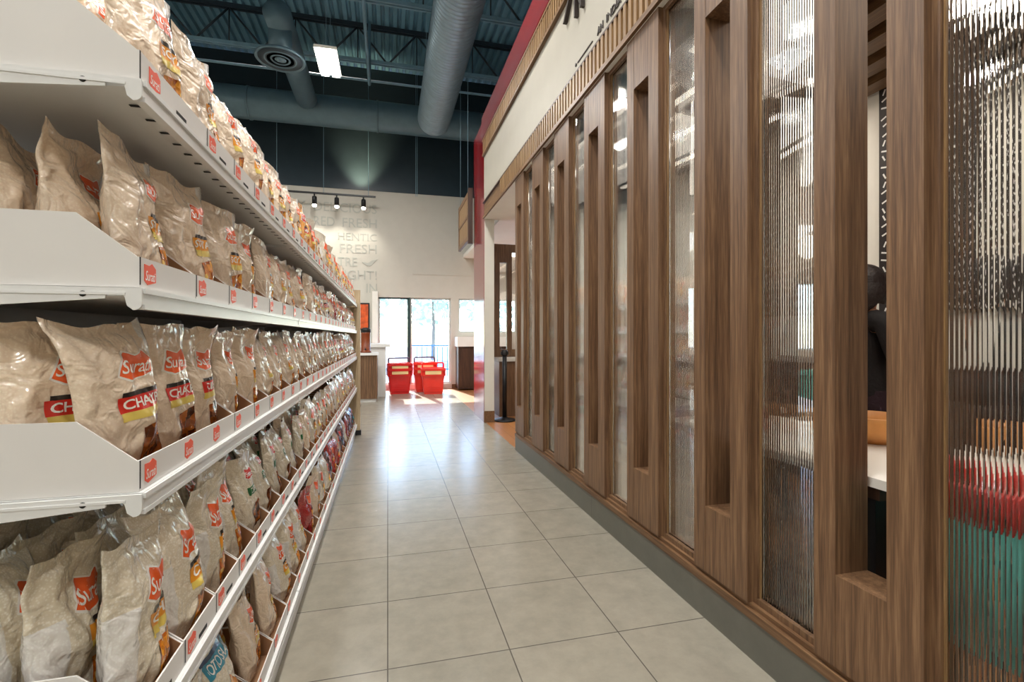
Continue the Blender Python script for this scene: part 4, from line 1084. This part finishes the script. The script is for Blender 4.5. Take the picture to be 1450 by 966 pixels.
o = skin('long_sleeve_top', top, P, 'cloth_black'); o['label'] = 'dark long sleeved top'
tr = [('waist', None, (0, 0, .99), (.125, .095)), ('pelvis', 'waist', (0, 0, .88), (.155, .115))]
for s, nm in ((-1, 'r'), (1, 'l')): tr += [('hip' + nm, 'pelvis', (s * .085, 0, .82), .098), ('thigh' + nm, 'hip' + nm, (s * .09, 0, .66), .09), ('knee' + nm, 'thigh' + nm, (s * .09, -.005, .45), .066), ('calf' + nm, 'knee' + nm, (s * .09, .015, .32), .062), ('ankle' + nm, 'calf' + nm, (s * .09, .02, .10), .05)]
skin('trousers', tr, P, 'cloth_plum')
k = MB()
def hair(a, b):
    th = a * 2 * pi; ph = b
    fx, fy = sin(th), cos(th)                      # fy > 0 is the back of the head
    drop = (.062 + .10 * max(0, fy)) if fy > -.78 else .0
    if ph < .55:
        q = ph / .55 * pi / 2; r_ = sin(q); z = 1.515 + .105 * cos(q); return (fx * .094 * r_, .0 + fy * .108 * r_ + .006, z)
    t = (ph - .55) / .45
    return (fx * (.094 + .012 * sin(pi * t)), .006 + fy * (.108 + .018 * sin(pi * t)), 1.515 - t * (.05 * (fy > -.78) + drop * 1.15) + .004 * sin(th * 14))
k.grid(hair, 40, 18, 'hair_dark'); o = k.build('hair', P, weld=1e-4); md = o.modifiers.new('thick', 'SOLIDIFY'); md.thickness = .014; md.offset = 1
for s in (-1, 1):
    k = MB(); k.lathe([(.001, -.004), (.009, -.004), (.010, 0), (.001, .004)], (s * .028, -.088, 1.492), 'black_plastic', 10, 'y'); k.build('eye', P)
    k = MB(); k.lathe([(.001, -.008), (.016, -.006), (.022, 0), (.018, .006), (.001, .005)], (s * .074, .0, 1.478), 'skin', 12, 'x'); k.build('ear', P)
k = MB(); k.tube([(0, -.092, 1.495), (0, -.108, 1.465), (0, -.098, 1.452)], [.008, .013, .010], 'skin', 8); k.build('nose', P)
k = MB(); k.tube([(-.022, -.084, 1.425), (0, -.092, 1.424), (.022, -.084, 1.425)], [.003, .006, .003], 'red_plastic', 8); k.build('mouth', P)

# ------------------------------------------------------------------ outside the back windows
def tree(x, y, h, label):
    r = empty('street_tree', (x, y, -.05), 0, label, 'tree', 'trees outside the back windows')
    k = MB(); k.tube([(0, 0, 0), (.05, 0, h * .3), (0, .05, h * .55)], [.12, .09, .05], 'bark', 8); k.build('trunk', r)
    k = MB(); rt = random.Random(int(x * 10))
    for j in range(420):
        a = rt.uniform(0, 2 * pi); b = rt.uniform(-1, 1); q = (rt.random() ** .4) * h * .34; c = Vector((cos(a) * math.sqrt(1 - b * b) * q, sin(a) * math.sqrt(1 - b * b) * q, b * q * 1.15 + h * .66))
        d = Vector((rt.uniform(-1, 1), rt.uniform(-1, 1), rt.uniform(-1, 1))).normalized(); e = d.orthogonal().normalized(); s = h * .05
        k.face([c - d * s, c + e * s * .5, c + d * s, c - e * s * .5], 'leaf_green')
    o = k.build('crown', r, fixn=False); o['kind'] = 'stuff'
tree(-1.6, 24, 5.5, 'leafy tree outside the left back window'); tree(2.4, 27, 6.0, 'leafy tree outside the wide back window'); tree(5.4, 25, 5.2, 'leafy tree outside the small right window')
r = empty('blue_railing', (1.6, 15.5, -.05), 0, 'pale blue railing outside the wide back window', 'railing')
k = MB()
for z in (.2, .95): k.box(-.9, .9, -.02, .02, z, z + .05, 'blue_rail')
k.build('rail', r)
for j in range(12): cbox('baluster', (-.88 + j * .16 - .012, -.88 + j * .16 + .012, -.012, .012, 0, .95), 'blue_rail', r)
